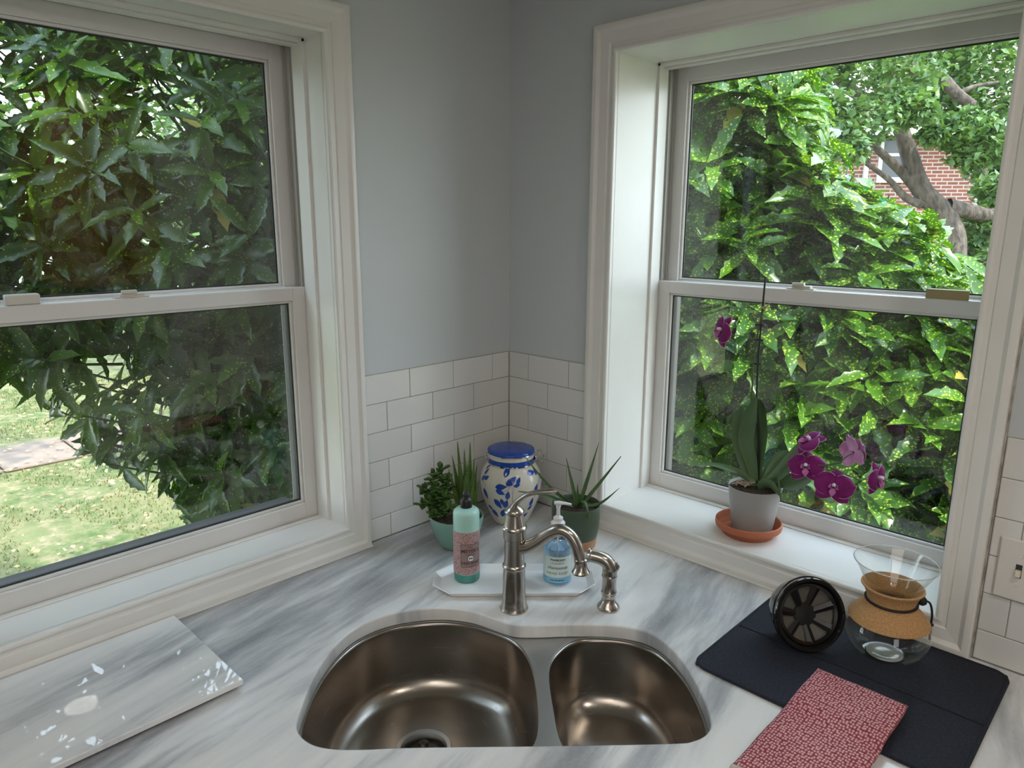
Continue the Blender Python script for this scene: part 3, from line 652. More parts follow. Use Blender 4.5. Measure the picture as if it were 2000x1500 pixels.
def jleaf(px, py, L, rot, wd=.50):
    dx = (px-998)*.00140; th = math.asin(max(-.97, min(.97, dx/.084))); z = .1207+.00152*(935+25*math.cos(th)-py)*1.0; a = jt+th
    L *= .00165; out = []; n_ = 9
    for sgn in (1, -1):
        rng = range(n_+1) if sgn == 1 else range(n_-1, 0, -1)
        for i in rng:
            t = i/n_; w = sgn*wd*L*.5*math.sin(PI*t**.8)*(1 if t < .98 else 0)
            x = (t-.5)*L; X = x*math.cos(rot)-w*math.sin(rot); Y = x*math.sin(rot)+w*math.cos(rot); out.append((X, Y))
    R_ = jarR(min(max(z, .01), .17)); c = [(0, 0)]+out
    m.add([jsurf(a+X/R_, min(max(z+Y, .008), .172)) for X, Y in c], [(0, i, i % len(out)+1) for i in range(1, len(out)+1)])
D2 = math.radians
for px, py, L, r in [(989, 929, 19, 75), (999, 945, 22, 40), (979, 955, 21, 8), (978, 965, 18, -20), (992, 971, 16, 80), (1013, 944, 13, 60), (1010, 952, 12, 20), (972, 988, 21, -55), (981, 985, 14, -75), (988, 988, 17, 70), (980, 1008, 18, 70), (949, 966, 20, -60), (944, 935, 15, 50), (950, 936, 14, 35), (946, 924, 13, 60), (1041, 928, 18, 0), (1050, 923, 14, 80), (1057, 930, 12, 70), (1046, 955, 16, 60), (1040, 983, 16, 80), (1040, 995, 12, 45), (1034, 1012, 12, 50), (960, 1008, 18, -55), (944, 915, 10, 60), (953, 995, 12, -40), (1053, 962, 10, 50)]:
    jleaf(px, py, L, D2(r))
for i in range(14):      # the pattern goes on round the back
    a_ = i/14*2.35
    for k in range(3):
        th = jt+1.98+a_; z = .05+.035*k+random.uniform(-.01, .01); R_ = jarR(z); rot = random.uniform(.3, 1.4); L = .024
        pts = [(0, 0)]+[(L*.5*math.cos(q)*math.cos(rot)-L*.2*math.sin(q)*math.sin(rot), L*.5*math.cos(q)*math.sin(rot)+L*.2*math.sin(q)*math.cos(rot)) for q in [2*PI*j/10 for j in range(10)]]
        m.add([jsurf(th+X/R_, z+Y) for X, Y in pts], [(0, j, j % 10+1) for j in range(1, 11)])
def jstem(P):
    pts = []
    for px, py in P:
        dx = (px-998)*.00140; th = math.asin(max(-.97, min(.97, dx/.084))); z = .1207+.00152*(935+25*math.cos(th)-py); pts.append(jsurf(jt+th, z, .0003))
    m.tube(catmull(pts, 4), .0005, 4)
for P in ([(1012, 950), (999, 953), (990, 962), (972, 965)], [(1003, 952), (1001, 972), (1000, 990), (990, 998), (984, 1012)], [(988, 945), (990, 955), (996, 953)], [(985, 990), (978, 996), (970, 992)], [(1058, 925), (1052, 940), (1047, 965), (1040, 990)], [(943, 940), (949, 950), (944, 972)]): jstem(P)
obj('painted_leaves', m, BLUE, jar, fix=False)

# ------------------------------------------------------------------ plants on the counter
TB = Vector((.173, -.371, 0))
tp = empty('potted_succulent', TB, 'succulents in a teal glazed pot, left of the cookie jar', 'plant')
m = MB(); m.lathe([(0, 0), (.036, 0), (.042, .002), (.052, .016), (.062, .040), (.0685, .066), (.0705, .084), (.0690, .0865), (.0660, .084), (.0640, .070), (0, .070)], TB, 48); obj('pot', m, TEAL, tp, smooth=40)
m = MB(); m.lathe([(.0655, .076), (.045, .079), (.02, .077), (0, .080)], TB, 24); obj('soil', m, SOIL, tp, smooth=60)
def spike(B, s0, d0, z0, s1, d1, z1, w, name, mt, par, bow=.01, th=.003, cup=.3):
    a = B+RT*s0-FW*d0+Vector((0, 0, z0)); c = B+RT*s1-FW*d1+Vector((0, 0, z1)); mid = (a+c)/2+Vector((0, 0, bow)); P = catmull([a, mid, c], 5); n_ = len(P)
    wd = [w*(.75+.45*math.sin(PI*min(1, i/(n_-1)*1.3)))*(1-(i/(n_-1))**2.2)+.0003 for i in range(n_)]
    m = MB(); m.ribbon(P, wd, RT*.95+FW*random.uniform(-.4, .4), cup, th); return obj(name, m, mt, par, smooth=50)
for (s, z, w, d) in [(.004, .285, .0085, 0), (.022, .268, .008, .01), (.036, .282, .0085, -.005), (.047, .245, .008, .012), (-.010, .245, .008, -.008), (.052, .222, .007, -.01), (.030, .235, .010, .02), (.012, .230, .010, .02), (.048, .200, .008, .02), (-.018, .215, .007, .01), (.024, .205, .010, .03), (.058, .185, .007, .01)]:
    spike(TB, .022+s*.25, d*.4, .078, s*1.02, d, z-.002, w, 'banded_leaf', HAW, tp, bow=-.004, th=.004)
def rounded(m, c, dr, nrm, L, w, th=.003):
    dr = Vector(dr).normalized(); nrm = Vector(nrm); sd_ = dr.cross(nrm)
    if sd_.length < 1e-3: sd_ = dr.orthogonal()
    P = [Vector(c)+dr*L*t for t in (0, .2, .45, .7, .9, 1)]; m.ribbon(P, [w*.25, w*.6, w, w*.95, w*.55, w*.1], sd_, .25, th)
rj = random.Random(3)
for si, (s, d, z) in enumerate([(-.060, .01, .195), (-.045, .025, .165), (-.038, -.01, .205), (-.065, .035, .135), (-.028, .04, .150), (-.015, .05, .125), (-.078, .005, .155), (-.050, .055, .105), (-.020, .015, .185), (-.085, .02, .120)]):
    a = TB+RT*(-.03)-FW*.012+Vector((0, 0, .076)); c = TB+RT*s-FW*d+Vector((0, 0, z)); P = catmull([a, (a+c)/2+Vector((0, 0, .012)), c], 4)
    m = MB(); m.tube(P, .0022, 7); st = obj('jade_stem', m, STEMG, tp, smooth=60)
    m = MB()
    for i in range(3, len(P)):
        for k in range(4):
            th = rj.uniform(0, 2*PI); dv = Vector((math.cos(th), math.sin(th), rj.uniform(-.1, .7))); rounded(m, P[i], dv, (0, 0, 1), rj.uniform(.018, .028), rj.uniform(.006, .009))
    for k in range(3): rounded(m, c, (rj.uniform(-.5, .5), rj.uniform(-.5, .5), 1), (1, 0, 0), .02, .006)
    obj('jade_leaves', m, SUCC, st, smooth=60)

GB = Vector((.392, -.151, 0))
gp = empty('potted_aloe', GB, 'spiky aloe in a dark green pot with bare clay foot, behind the hand soap', 'plant')
m = MB(); m.lathe([(.0565, .028), (.060, .045), (.0628, .080), (.0635, .114), (.0625, .1165), (.0605, .114), (.0595, .100), (0, .100)], GB, 48); obj('pot', m, GREENP, gp, smooth=40)
m = MB(); m.lathe([(0, 0), (.050, 0), (.053, .002), (.0555, .018), (.0566, .0285)], GB, 48); obj('clay_foot', m, CLAY, gp, smooth=40)
m = MB(); m.lathe([(.0600, .103), (.03, .106), (0, .105)], GB, 24); obj('soil', m, SOIL, gp, smooth=60)
for (s, z, w, d, bw) in [(.055, .2805, .0045, .0, .0), (-.0275, .238, .0045, .0, 0), (.113, .2430, .0045, .0, 0), (-.134, .244, .0042, .01, -.012), (.1120, .158, .0045, .0, -.018), (-.150, .156, .0045, .02, .008), (.030, .098, .0060, .062, .030), (.003, .170, .0040, .0, 0), (-.012, .150, .0040, -.02, .005), (.030, .150, .004, -.02, .005)]:
    spike(GB, .004+s*.06, d*.1, .106, s, d, z, w, 'aloe_leaf', ALOE, gp, bow=bw, th=.0035)

# ------------------------------------------------------------------ orchid on the sill
SZ = .068
sc = Vector((.750, .092, SZ))
m = MB(); m.lathe([(0, 0), (.058, 0), (.062, .002), (.070, .016), (.0745, .0185), (.079, .0195), (.0805, .024), (.0800, .034), (.0775, .0360), (.0755, .034), (.0735, .021), (.064, .007), (0, .0065)], sc, 56)
tag(obj('plant_saucer', m, TERRA, smooth=35, loc=sc), 'round terracotta saucer on the right windowsill under the orchid pot', 'saucer')
ob_ = Vector((.752, .108, SZ+.0072))
orc = empty('potted_orchid', ob_, 'purple orchid in a tapered grey pot on the right windowsill', 'plant')
m = MB(); m.lathe([(0, 0), (.0465, 0), (.0490, .002), (.0600, .080), (.0640, .112), (.0650, .1145), (.0625, .1150), (.0600, .104), (0, .104)], ob_, 48); obj('pot', m, GREYP, orc, smooth=40)
m = MB(); m.lathe([(.061, .108), (.04, .113), (.02, .110), (0, .112)], ob_, 28); obj('bark_soil', m, SOIL, orc, smooth=60)
oc = random.Random(5)
def oleaf(P, W, side=(1, 0, 0), cup=.25, name='leaf', mt=ORCW):
    Q = catmull(P, 5); n_ = len(Q); wd = []
    for i in range(n_):
        t = i/(n_-1)*(len(W)-1); k = min(int(t), len(W)-2); wd.append(W[k]+(W[k+1]-W[k])*(t-k))
    m = MB(); m.ribbon(Q, wd, side, cup, .002); return obj(name, m, mt, orc, smooth=60)
zb = .188
oleaf([(.752, .110, zb), (.738, .108, .25), (.722, .105, .30), (.728, .104, .36), (.737, .106, .414)], [.008, .017, .021, .019, .004], cup=.2)
oleaf([(.754, .112, zb), (.752, .114, .25), (.752, .118, .32), (.746, .118, .38), (.741, .116, .408)], [.008, .016, .019, .016, .004])
oleaf([(.748, .112, zb), (.722, .116, .235), (.700, .118, .29), (.694, .118, .345), (.700, .118, .382)], [.008, .016, .020, .018, .004])
oleaf([(.752, .105, zb+.006), (.722, .100, .211), (.690, .096, .2185), (.650, .095, .221), (.613, .096, .2165)], [.007, .012, .012, .009, .002], side=(.1, 1, .35))
oleaf([(.765, .105, zb), (.798, .100, .222), (.836, .096, .272), (.866, .094, .318), (.888, .092, .338)], [.008, .013, .018, .016, .004], side=(-.5, 0, .8), cup=.3)
oleaf([(.770, .110, zb), (.800, .118, .210), (.836, .120, .215), (.868, .122, .240), (.885, .122, .262)], [.008, .018, .024, .018, .004], side=(-.4, -.2, .8))
oleaf([(.762, .108, zb), (.775, .118, .22), (.797, .124, .262), (.815, .126, .280), (.828, .128, .284)], [.008, .014, .017, .012, .004], side=(-.5, 0, .8))
oleaf([(.768, .102, zb), (.785, .094, .205), (.805, .088, .205), (.820, .085, .196), (.832, .083, .19)], [.007, .015, .018, .013, .004], side=(-.3, -.3, .7))
def stem(P, r, name='stem', mt=STEMG, par=None):
    Q = catmull(P, 6); n_ = len(Q); m = MB(); m.tube(Q, [r*(1-.35*i/n_) for i in range(n_)], 8); return obj(name, m, mt, par or orc, smooth=60)
stem([(.757, .112, .18), (.7515, .112, .30), (.7370, .112, .405), (.7325, .112, .532), (.7340, .112, .704)], .0034, 'support_stake', BLACKM)
stem([(.748, .116, .18), (.728, .114, .30), (.7235, .112, .42), (.7225, .110, .518), (.731, .110, .600), (.738, .110, .628), (.750, .110, .642)], .0026, 'flower_spike')
stem([(.7235, .110, .550), (.702, .112, .5575), (.675, .112, .558), (.645, .112, .564)], .0014, 'flower_stalk')
for z in (.495, .553, .59):
    m = MB(); m.tube([(.720, .111, z), (.742, .111, z+.001)], .0026, 8); m.box(.725, .108, z-.002, .737, .118, z+.003, .001); obj('stake_clip', m, BLACKM, orc)
stem([(.835, .075, .18), (.823, .078, .225), (.824, .078, .257), (.846, .075, .276), (.885, .072, .286), (.925, .070, .294), (.960, .070, .308)], .0024, 'flower_spike')
stem([(.925, .070, .294), (.955, .072, .290), (.975, .074, .283), (1.004, .076, .277), (1.000, .078, .268)], .0018, 'flower_spike')
for q in [((.885, .072, .286), (.887, .070, .318)), ((.885, .072, .286), (.889, .066, .283)), ((.93, .070, .293), (.953, .066, .262)), ((.960, .070, .308), (.983, .074, .334)), ((1.0, .078, .272), (1.035, .076, .288))]: stem([q[0], (Vector(q[0])+Vector(q[1]))/2+Vector((0, 0, .004)), q[1]], .0012, 'flower_stalk')
m = MB()
for k in range(9):
    a = Vector((.735+oc.uniform(-.01, .014), .09+oc.uniform(-.01, .01), .192)); m.tube(catmull([a, a+Vector((oc.uniform(-.02, .02), oc.uniform(-.01, .01), .008)), a+Vector((oc.uniform(-.03, .02), oc.uniform(-.02, .02), .0))], 3), .0018, 6)
obj('aerial_roots', m, ROOTM, orc, smooth=60)
m = MB()
for k in range(5): m.tube([(.738, .110, .628), (.740+oc.uniform(-.01, .02), .110+oc.uniform(-.01, .01), .64+oc.uniform(-.004, .012))], [.0018, .0008], 6)
obj('dry_bud_tip', m, ROOTM, orc, smooth=60)
def flower(c, nrm, roll, R=.036, back=False):
    nrm = Vector(nrm).normalized(); up = Vector((0, 0, 1)); up = (up-nrm*up.dot(nrm)).normalized(); sd = up.cross(nrm)
    up, sd = up*math.cos(roll)+sd*math.sin(roll), sd*math.cos(roll)-up*math.sin(roll); c = Vector(c)
    root = bpy.data.objects.new('flower', None); COL.objects.link(root); root.parent = orc; root.location = c-ORG[orc.name]; root.empty_display_size = .01; ORG[root.name] = c
    def petal(ang, L, w, mt_face, lift, nm):
        d = sd*math.sin(ang)+up*math.cos(ang); s = d.cross(nrm); m = MB(); nL, nW = 7, 5; vs = []
        for i in range(nL):
            t = i/(nL-1); ww = w*math.sin(PI*min(1, .12+.80*t**.75))**.6*(1 if t < 1 else .35)
            for j in range(nW):
                u = (j/(nW-1)-.5)*2; vs.append(c+d*(L*t+.003)*(1-.06*u*u)+s*u*ww+nrm*(lift+.006*math.sin(t*2.2)-.007*t*t*L/.03-.004*u*u*t+.0008*math.sin(7*u+9*t)))
        front = len(vs); vs += [p-nrm*.0008 for p in vs]
        for i in range(nL-1):
            for j in range(nW-1):
                a = i*nW+j; edge = (j in (0, nW-2)) and i > 1 or i == nL-2
                m.mi = 0; m.add([], []); m.f.append((a, a+1, a+nW+1, a+nW)); m.m.append(0)
                m.f.append((front+a, front+a+nW, front+a+nW+1, front+a+1)); m.m.append(1)
        bd = [j for j in range(nW)]+[i*nW+nW-1 for i in range(1, nL)]+[(nL-1)*nW+j for j in range(nW-2, -1, -1)]+[i*nW for i in range(nL-2, 0, -1)]
        # pale raised edge
        m.v = [tuple(p) for p in vs]
        for k in range(len(bd)): m.f.append((bd[k], front+bd[k], front+bd[(k+1) % len(bd)], bd[(k+1) % len(bd)])); m.m.append(2)
        m.mi = 2; edgeP = [vs[i]-nrm*.0004 for i in bd[nW:]] ; m.tube(edgeP, .00055, 4)
        return obj(nm, m, [mt_face, PETB, PETE], root, smooth=80, fix=False)
    for a in (0, 2.22, -2.22): petal(a, R*.95, R*.40, PETD, -.002, 'sepal')
    for a in (1.28, -1.28): petal(a, R, R*.60, PETD, .002, 'petal')
    m = MB(); m.lathe([(0, 0), (.0042, .002), (.005, .008), (.003, .013), (0, .014)], c+up*.004, 12, nrm); obj('column', m, LIPW, root, smooth=60)
    m = MB()
    m.ribbon([c-up*.003+nrm*.004, c-up*.009+nrm*.011, c-up*.016+nrm*.010, c-up*.021+nrm*.006], [.004, .008, .006, .002], sd, .5, .001)
    for s_ in (1, -1): m.ribbon([c-up*.002+nrm*.003+sd*s_*.003, c+nrm*.011+sd*s_*.009, c+up*.005+nrm*.013+sd*s_*.007], [.003, .006, .002], up, .3, .001)
    obj('lip', m, LIP, root, smooth=60)
    m = MB(); m.lathe([(.0022, .0), (.0026, .003), (.0, .005)], c+nrm*.008-up*.001, 8, nrm); obj('throat', m, BLACKM, root)
tocam = (CAM-Vector((.9, .07, .28))).normalized()
flower((.889, .064, .282), tocam+Vector((-.15, 0, .1)), -.1, .040)
flower((.956, .058, .253), tocam+Vector((-.05, 0, .1)), .12, .043)
flower((.887, .068, .343), tocam+Vector((-.9, .3, .9)), .55, .038)
flower((.986, .074, .337), -tocam+Vector((.9, .1, .35)), .35, .039)
flower((1.040, .072, .290), tocam+Vector((1.5, .7, -.1)), -.15, .038)
flower((.634, .106, .566), -RT*1.0+tocam*.22+Vector((0, 0, .15)), .45, .042)

# ------------------------------------------------------------------ right counter: mat, dripper, carafe, towel
def rrect(x0, y0, x1, y1, r, n_=8):
    P = []
    for cx, cy, a in ((x1-r, y1-r, 0), (x0+r, y1-r, 90), (x0+r, y0+r, 180), (x1-r, y0+r, 270)):
        for k in range(n_+1): t = math.radians(a+90*k/n_); P.append((cx+r*math.cos(t), cy+r*math.sin(t)))
    return P
dm = empty('drying_mat', (1.11, -.215, 0), 'dark navy dish drying mat on the marble by the right wall', 'mat')
for nm, q, zz in (('mat_panel', (.892, -.404, 1.333, -.2235), .0062), ('mat_panel', (.892, -.2205, 1.333, -.030), .0062)):
    m = MB(); P = rrect(*q, .006)
    if q[1] < -.3: P = [(x, y) for x, y in P]
    m.prism(P, .0006, zz); o = obj(nm, m, MATF, dm)
    bv = o.modifiers.new('b', 'BEVEL'); bv.width = .0018; bv.segments = 2; bv.limit_method = 'ANGLE'
RR = rrect(.890, -.406, 1.335, -.028, .028)
m = MB(); Q = [Vector((x, y, .0042)) for x, y in RR]; m.tube(Q+[Q[0]], .0036, 8, False); obj('bound_edge', m, MATF, dm, smooth=60)
m = MB(); m.box(.895, -.225, .0008, 1.330, -.219, .0042); obj('fold_seam', m, BLACKM, dm)

rc = Vector((1.0267, -.2052, .0785)); axd = Vector((.756*.954, -.655*.954, .30)).normalized()
dp = empty('coffee_dripper', (rc.x, rc.y, .006), 'black cone coffee filter lying on its side on the mat', 'coffee filter')
m = MB(); m.lathe([(.036, -.080), (.040, -.082), (.0545, -.064), (.0625, -.040), (.0670, -.014), (.0700, -.004), (.0715, .001), (.0700, .004), (.0640, .004), (.0615, .000), (.0600, -.010), (.0580, -.036), (.036, -.078)], rc, 64, axd); obj('cone_shell', m, BLACKG, dp, smooth=40)
m = MB(); m.lathe([(.0715, -.010), (.0735, -.008), (.0735, -.005), (.0710, -.004)], rc, 64, axd); m.lathe([(.0625, -.014), (.0660, -.016), (.0650, -.021), (.059, -.020)], rc, 64, axd); obj('outer_ridge', m, BLACKG, dp, smooth=40)
e1_ = axd.orthogonal().normalized(); upd = Vector((0, 0, 1)); upd = (upd-axd*upd.dot(axd)).normalized(); sdd = upd.cross(axd)
m = MB(); m.lathe([(.0600, -.0075), (.0590, -.0045), (.0530, -.0060), (.0535, -.0095), (.0600, -.0075)], rc, 56, axd); obj('inner_ring', m, BLACKG, dp, smooth=40)
hubc = rc-axd*.022-upd*.004
m = MB(); m.lathe([(0, .003), (.006, .003), (.012, .002), (.0225, .001), (.023, -.006), (0, -.006)], hubc, 32, axd); obj('hub', m, BLACKM, dp, smooth=30)
for k in range(7):
    a = math.radians(22+k*360/7); d = upd*math.cos(a)+sdd*math.sin(a); p0 = hubc+d*.020; p1 = rc-axd*.008+d*.0555
    m = MB(); m.tube([p0, p1], [.0062, .0088], 4, flat=.4, up=axd); obj('rib', m, BLACKM, dp)
    a2 = math.radians(22+(k+.5)*360/7); m = MB(); vs = []
    for i in range(5):
        t = i/4
        for j in range(5):
            aa = a2+(j/4-.5)*math.radians(48); dd = upd*math.cos(aa)+sdd*math.sin(aa); vs.append((hubc-axd*.005+dd*.015).lerp(rc-axd*.0150+dd*.056, t))
    nn = len(vs); vs += [v-axd*.0006 for v in vs]
    m.add(vs, [(i*5+j, i*5+j+1, i*5+j+6, i*5+j+5) for i in range(4) for j in range(4)]+[(nn+i*5+j, nn+i*5+j+5, nn+i*5+j+6, nn+i*5+j+1) for i in range(4) for j in range(4)]); obj('mesh_panel', m, DSCREEN, dp, fix=False)

KB = Vector((1.1432, -.1188, .0066))
cf = empty('coffee_carafe', KB, 'hourglass glass coffee carafe with cork collar on the mat', 'carafe')
gp_ = catmull([(.030, .001, 0), (.040, .002, 0), (.060, .014, 0), (.0735, .036, 0), (.0750, .054, 0), (.066, .078, 0), (.049, .097, 0), (.036, .110, 0), (.0335, .117, 0), (.037, .127, 0), (.050, .152, 0), (.063, .176, 0), (.0725, .193, 0)], 4)
m = MB(); m.lathe([(0, .003)]+[(p.x, p.y) for p in gp_]+[(.0735, .1945), (.0722, .195)], KB, 64); gb = obj('glass_body', m, GLASSW, cf, smooth=180)
m = MB(); 
for k in range(64): pass
RG = [KB+Vector((.0727*math.cos(t), .0727*math.sin(t), .1942)) for t in [2*PI*i/64 for i in range(65)]]
m.tube(RG, .0011, 8, False); obj('glass_rim', m, mat('rim_glass', (.85, .87, .87), .05, 0, Transmission_Weight=.6), cf, smooth=180)
m = MB(); m.lathe([(0, .0012), (.029, .0012), (.033, .003), (.029, .0052), (.015, .0036), (0, .0032)], KB, 40); obj('glass_base', m, mat('thick_base_glass', (.62, .64, .60), .08, 0, Transmission_Weight=.35), cf, smooth=60)
m = MB(); q = [KB+Vector((0, 0, z))+(-FW*math.cos(a)+RT*math.sin(a))*r for r, z, a in ((.0712, .191, 2.75), (.062, .175, 2.75), (.049, .151, 2.75))]; m.tube(q, .0008, 6); obj('pour_channel', m, mat('channel_glass', (.9, .92, .92), .1), cf, smooth=60)
m = MB(); m.lathe([(.0712, .0755), (.0722, .0765), (.0700, .0820), (.056, .0975), (.0450, .1085), (.0425, .1160), (.0440, .1240), (.0500, .1380), (.0555, .1440), (.0550, .1465), (.0525, .1465), (.0420, .129), (.0385, .120), (.0382, .112), (.046, .102), (.0700, .0762)], KB, 64); obj('cork_collar', m, CORK, cf, smooth=50)
m = MB(); RG = [KB+Vector((.0448*math.cos(t), .0448*math.sin(t), .1150)) for t in [2*PI*i/40 for i in range(41)]]; m.tube(RG, .0026, 8, False); tie = obj('leather_tie', m, ROPE, cf, smooth=60)
kn = KB+RT*.056-FW*.006+Vector((0, 0, .1165)); m = MB(); m.lathe([(0, -.010), (.0075, -.006), (.0095, 0), (.0075, .006), (0, .010)], kn, 12, (1, .5, .2)); m.tube(catmull([kn+RT*-.004, kn+RT*.006+FW*.004, kn+RT*.002-FW*.006], 5), .003, 8); obj('knot', m, ROPE, tie, smooth=60)
m = MB(); m.tube(catmull([kn, kn+RT*.015+Vector((0, 0, -.004)), kn+RT*.0225+Vector((0, 0, -.026)), kn+RT*.0235+Vector((0, 0, -.052)), kn+RT*.025+Vector((0, 0, -.082))], 6), .0021, 8)
m.lathe([(0, -.004), (.0035, -.002), (.0042, 0), (.0035, .002), (0, .004)], kn+RT*.0245+Vector((0, 0, -.050)), 10); obj('tie_end', m, ROPE, tie, smooth=60)

# folded towel
def towel():
    root = empty('kitchen_towel', (1.16, -.45, 0), 'folded red and white woven kitchen towel lying over the mat', 'towel')
    def layer(name, x0, x1, y0, y1, z, th, mt, seed):
        nx, ny = 22, 42; m = MB(); vs = []
        def base(x, y): 
            onmat = 1/(1+math.exp(-(y+.412)*140)); return .0085*onmat+.0012*(1-onmat)
        for side in (1, 0):
            for j in range(ny+1):
                for i in range(nx+1):
                    u, v = i/nx, j/ny; wob = .002*noise.noise(Vector((v*5, seed, 0))); wx = .0025*noise.noise(Vector((u*4, seed+3, 0)))
                    x = x0+(x1-x0)*u+wob+(y1-(y0+(y1-y0)*v))*.0; y = y0+(y1-y0)*v+wx
                    e = min(u, 1-u)*(x1-x0); ey = min(v, 1-v)*(y1-y0); rr = .0055; k = 1-max(0, 1-min(e, ey)/rr)**2
                    mid = base(x, y)+z+th/2; h = th/2*math.sqrt(max(k, .02)); nz = .0009*noise.noise(Vector((x*28, y*28, seed)))
                    vs.append((x, y, mid+(h if side else -h)+nz))
        n1 = (nx+1)*(ny+1); fs = []
        for j in range(ny):
            for i in range(nx):
                a = j*(nx+1)+i; fs += [(a, a+1, a+nx+2, a+nx+1), (n1+a, n1+a+nx+1, n1+a+nx+2, n1+a+1)]
        bd = list(range(nx+1))+[j*(nx+1)+nx for j in range(1, ny+1)]+[ny*(nx+1)+i for i in range(nx-1, -1, -1)]+[j*(nx+1) for j in range(ny-1, 0, -1)]
        fs += [(bd[k], n1+bd[k], n1+bd[(k+1) % len(bd)], bd[(k+1) % len(bd)]) for k in range(len(bd))]
        m.add(vs, fs); obj(name, m, mt, root, smooth=70)
    layer('towel_fold', 1.082, 1.226, -.655, -.300, 0, .0068, TOWEL, 1)
    layer('towel_fold', 1.083, 1.231, -.660, -.294, .0065, .0068, TOWEL, 2)
    layer('towel_fold', 1.079, 1.232, -.618, -.287, .013, .0075, TOWEL, 3)
    m = MB(); Q = [(1.080+.146*i/10, -.620, .0175+.004*math.sin(i*.6)) for i in range(11)]; m.tube(Q, [.0055]*11, 8); obj('hem', m, HEM, root, smooth=60)
towel()

# marble board
bd = empty('marble_board', (.19, -1.3, 0), 'glossy grey veined marble board on small feet under the left window', 'board')
m = MB(); m.box(.036, -1.72, .009, .347, -1.040, .0205, .0015); obj('slab', m, MARB2, bd)
for x, y in ((.08, -1.10), (.30, -1.10), (.08, -1.66), (.30, -1.66)):
    m = MB(); m.lathe([(0, 0.0004), (.009, .0004), (.010, .003), (.010, .009), (0, .009)], (x, y, 0), 20); obj('foot', m, BLACKM, bd, smooth=40)

# switch plate
sw = empty('light_switch', (1.341, -.006, .203), 'off-white double toggle switch plate on the tiles right of window', 'switch')
m = MB(); m.box(1.2833, -.0065, .143, 1.399, .0, .262, .0025); obj('switch_plate', m, PLATE, sw)
for x in (1.318, 1.364):
    m = MB(); m.box(x-.005, -.0075, .190, x+.005, -.006, .216, .0004); t_ = obj('toggle_slot', m, GASK, sw)
    m = MB(); m.box(x-.0042, -.0165, .194, x+.0042, -.006, .206, .001); obj('toggle', m, TOG, sw)
    for z in (.175, .231): m = MB(); m.lathe([(0, 0), (.0036, 0), (.003, .0012), (0, .0015)], (x, -.0065, z), 16, (0, -1, 0)); obj('screw', m, PLATE, sw, smooth=40)
# contact sensors on the meeting rails
m = MB(); m.box(-.146, -1.222, .6703, -.122, -1.166, .690, .002); tag(obj('window_sensor', m, CREAMPL, loc=(-.134, -1.194, .6703)), 'small white plastic block on the left window meeting rail', 'sensor')
m = MB(); m.prism([(1.050, .216), (1.132, .216), (1.126, .236), (1.056, .236)], .6703, .690); tag(obj('window_sensor', m, TAN, loc=(1.091, .226, .6703)), 'aged tan plastic block on the right window meeting rail', 'sensor')

# things in the rest of the kitchen (seen only as reflections in the panes)
uc = empty('wall_cabinet', (2.7, -.17, .45), 'brown wooden wall cabinet hung on the right wall', 'cabinet')
m = MB(); m.box(2.3, -.46, .50, 3.1, -.001, 1.50); obj('cabinet_body', m, WOOD, uc)
for x in (2.31, 2.71): m = MB(); m.box(x, -.48, .51, x+.38, -.461, 1.49, .004); obj('door', m, WOOD, uc)
def can_light(x, y, label):
    r = empty('recessed_light', (x, y, CZ), label, 'ceiling light')
    m = MB(); m.lathe([(.075, -.001), (.095, -.001), (.096, -.005), (.074, -.006), (.075, -.001)], (x, y, CZ), 40); obj('trim_ring', m, PUMP, r, smooth=30)
    m = MB(); m.lathe([(0, -.002), (.074, -.002), (.074, -.004), (0, -.004)], (x, y, CZ), 40)
    e = bpy.data.materials.new('lamp_diffuser'); e.use_nodes = True; bs = e.node_tree.nodes['Principled BSDF']; bs.inputs['Emission Color'].default_value = (1, .95, .86, 1); bs.inputs['Emission Strength'].default_value = 55
    obj('diffuser', m, e, r)
can_light(1.924, -.768, 'round recessed ceiling light over the sink counter')
can_light(2.2, -2.5, 'round recessed ceiling light in the middle of the kitchen')

# ------------------------------------------------------------------ outside
def ray(px, py, k):
    return CAM+(cF+cR*(px-1000)/FPX-cU*(py-750)/FPX)*k
GZ = -1.3
m = MB(); m.box(-60, -30, GZ-.2, 40, 60, GZ); tag(obj('lawn', m, GRASS), 'green and straw coloured lawn outside the windows', 'lawn', kind='structure')
m = MB(); m.box(-.30, YE-.1, GZ, 3.6, -3.5, FZ-.1); m.box(-.29, -3.5, GZ, -.02, .33, FZ-.1); m.box(-.02, .10, GZ, 3.6, .33, FZ-.1); tag(obj('foundation', m, BRICK), kind='structure')

# leaves ------------------------------------------------------------
def leaf_shape(var, L=1.0, Wd=.150, nseg=9, serr=True, droop=.25):
    rr = random.Random(var); vs = []; fs = []
    for i in range(nseg+1):
        t = i/nseg; w = Wd*math.sin(PI*min(1, t*.93+.04))**.8*(1.15-.35*t) if 0 < t < 1 else (.008 if t == 0 else .002)
        if serr and .35 < t < 1: w *= 1+(.24 if i % 2 else -.14)
        z = -droop*t*t+.02*math.sin(4*t+var); up = w*.45
        tw = .05*math.sin(2*t+var)
        vs += [(t, -w, z+up+tw*w), (t, 0, z), (t, w, z+up-tw*w)]
    for i in range(nseg): a = i*3; fs += [(a, a+3, a+4, a+1), (a+1, a+4, a+5, a+2)]
    return np.array(vs)*L, fs
LV = [leaf_shape(k, droop=(.10, .28, .42, .2)[k]) for k in range(4)]
def frame(d, nrm):
    d = d.normalized(); s_ = nrm.cross(d)
    if s_.length < 1e-4: s_ = d.orthogonal()
    s_.normalize(); n_ = d.cross(s_); return Matrix(((d.x, s_.x, n_.x), (d.y, s_.y, n_.y), (d.z, s_.z, n_.z)))
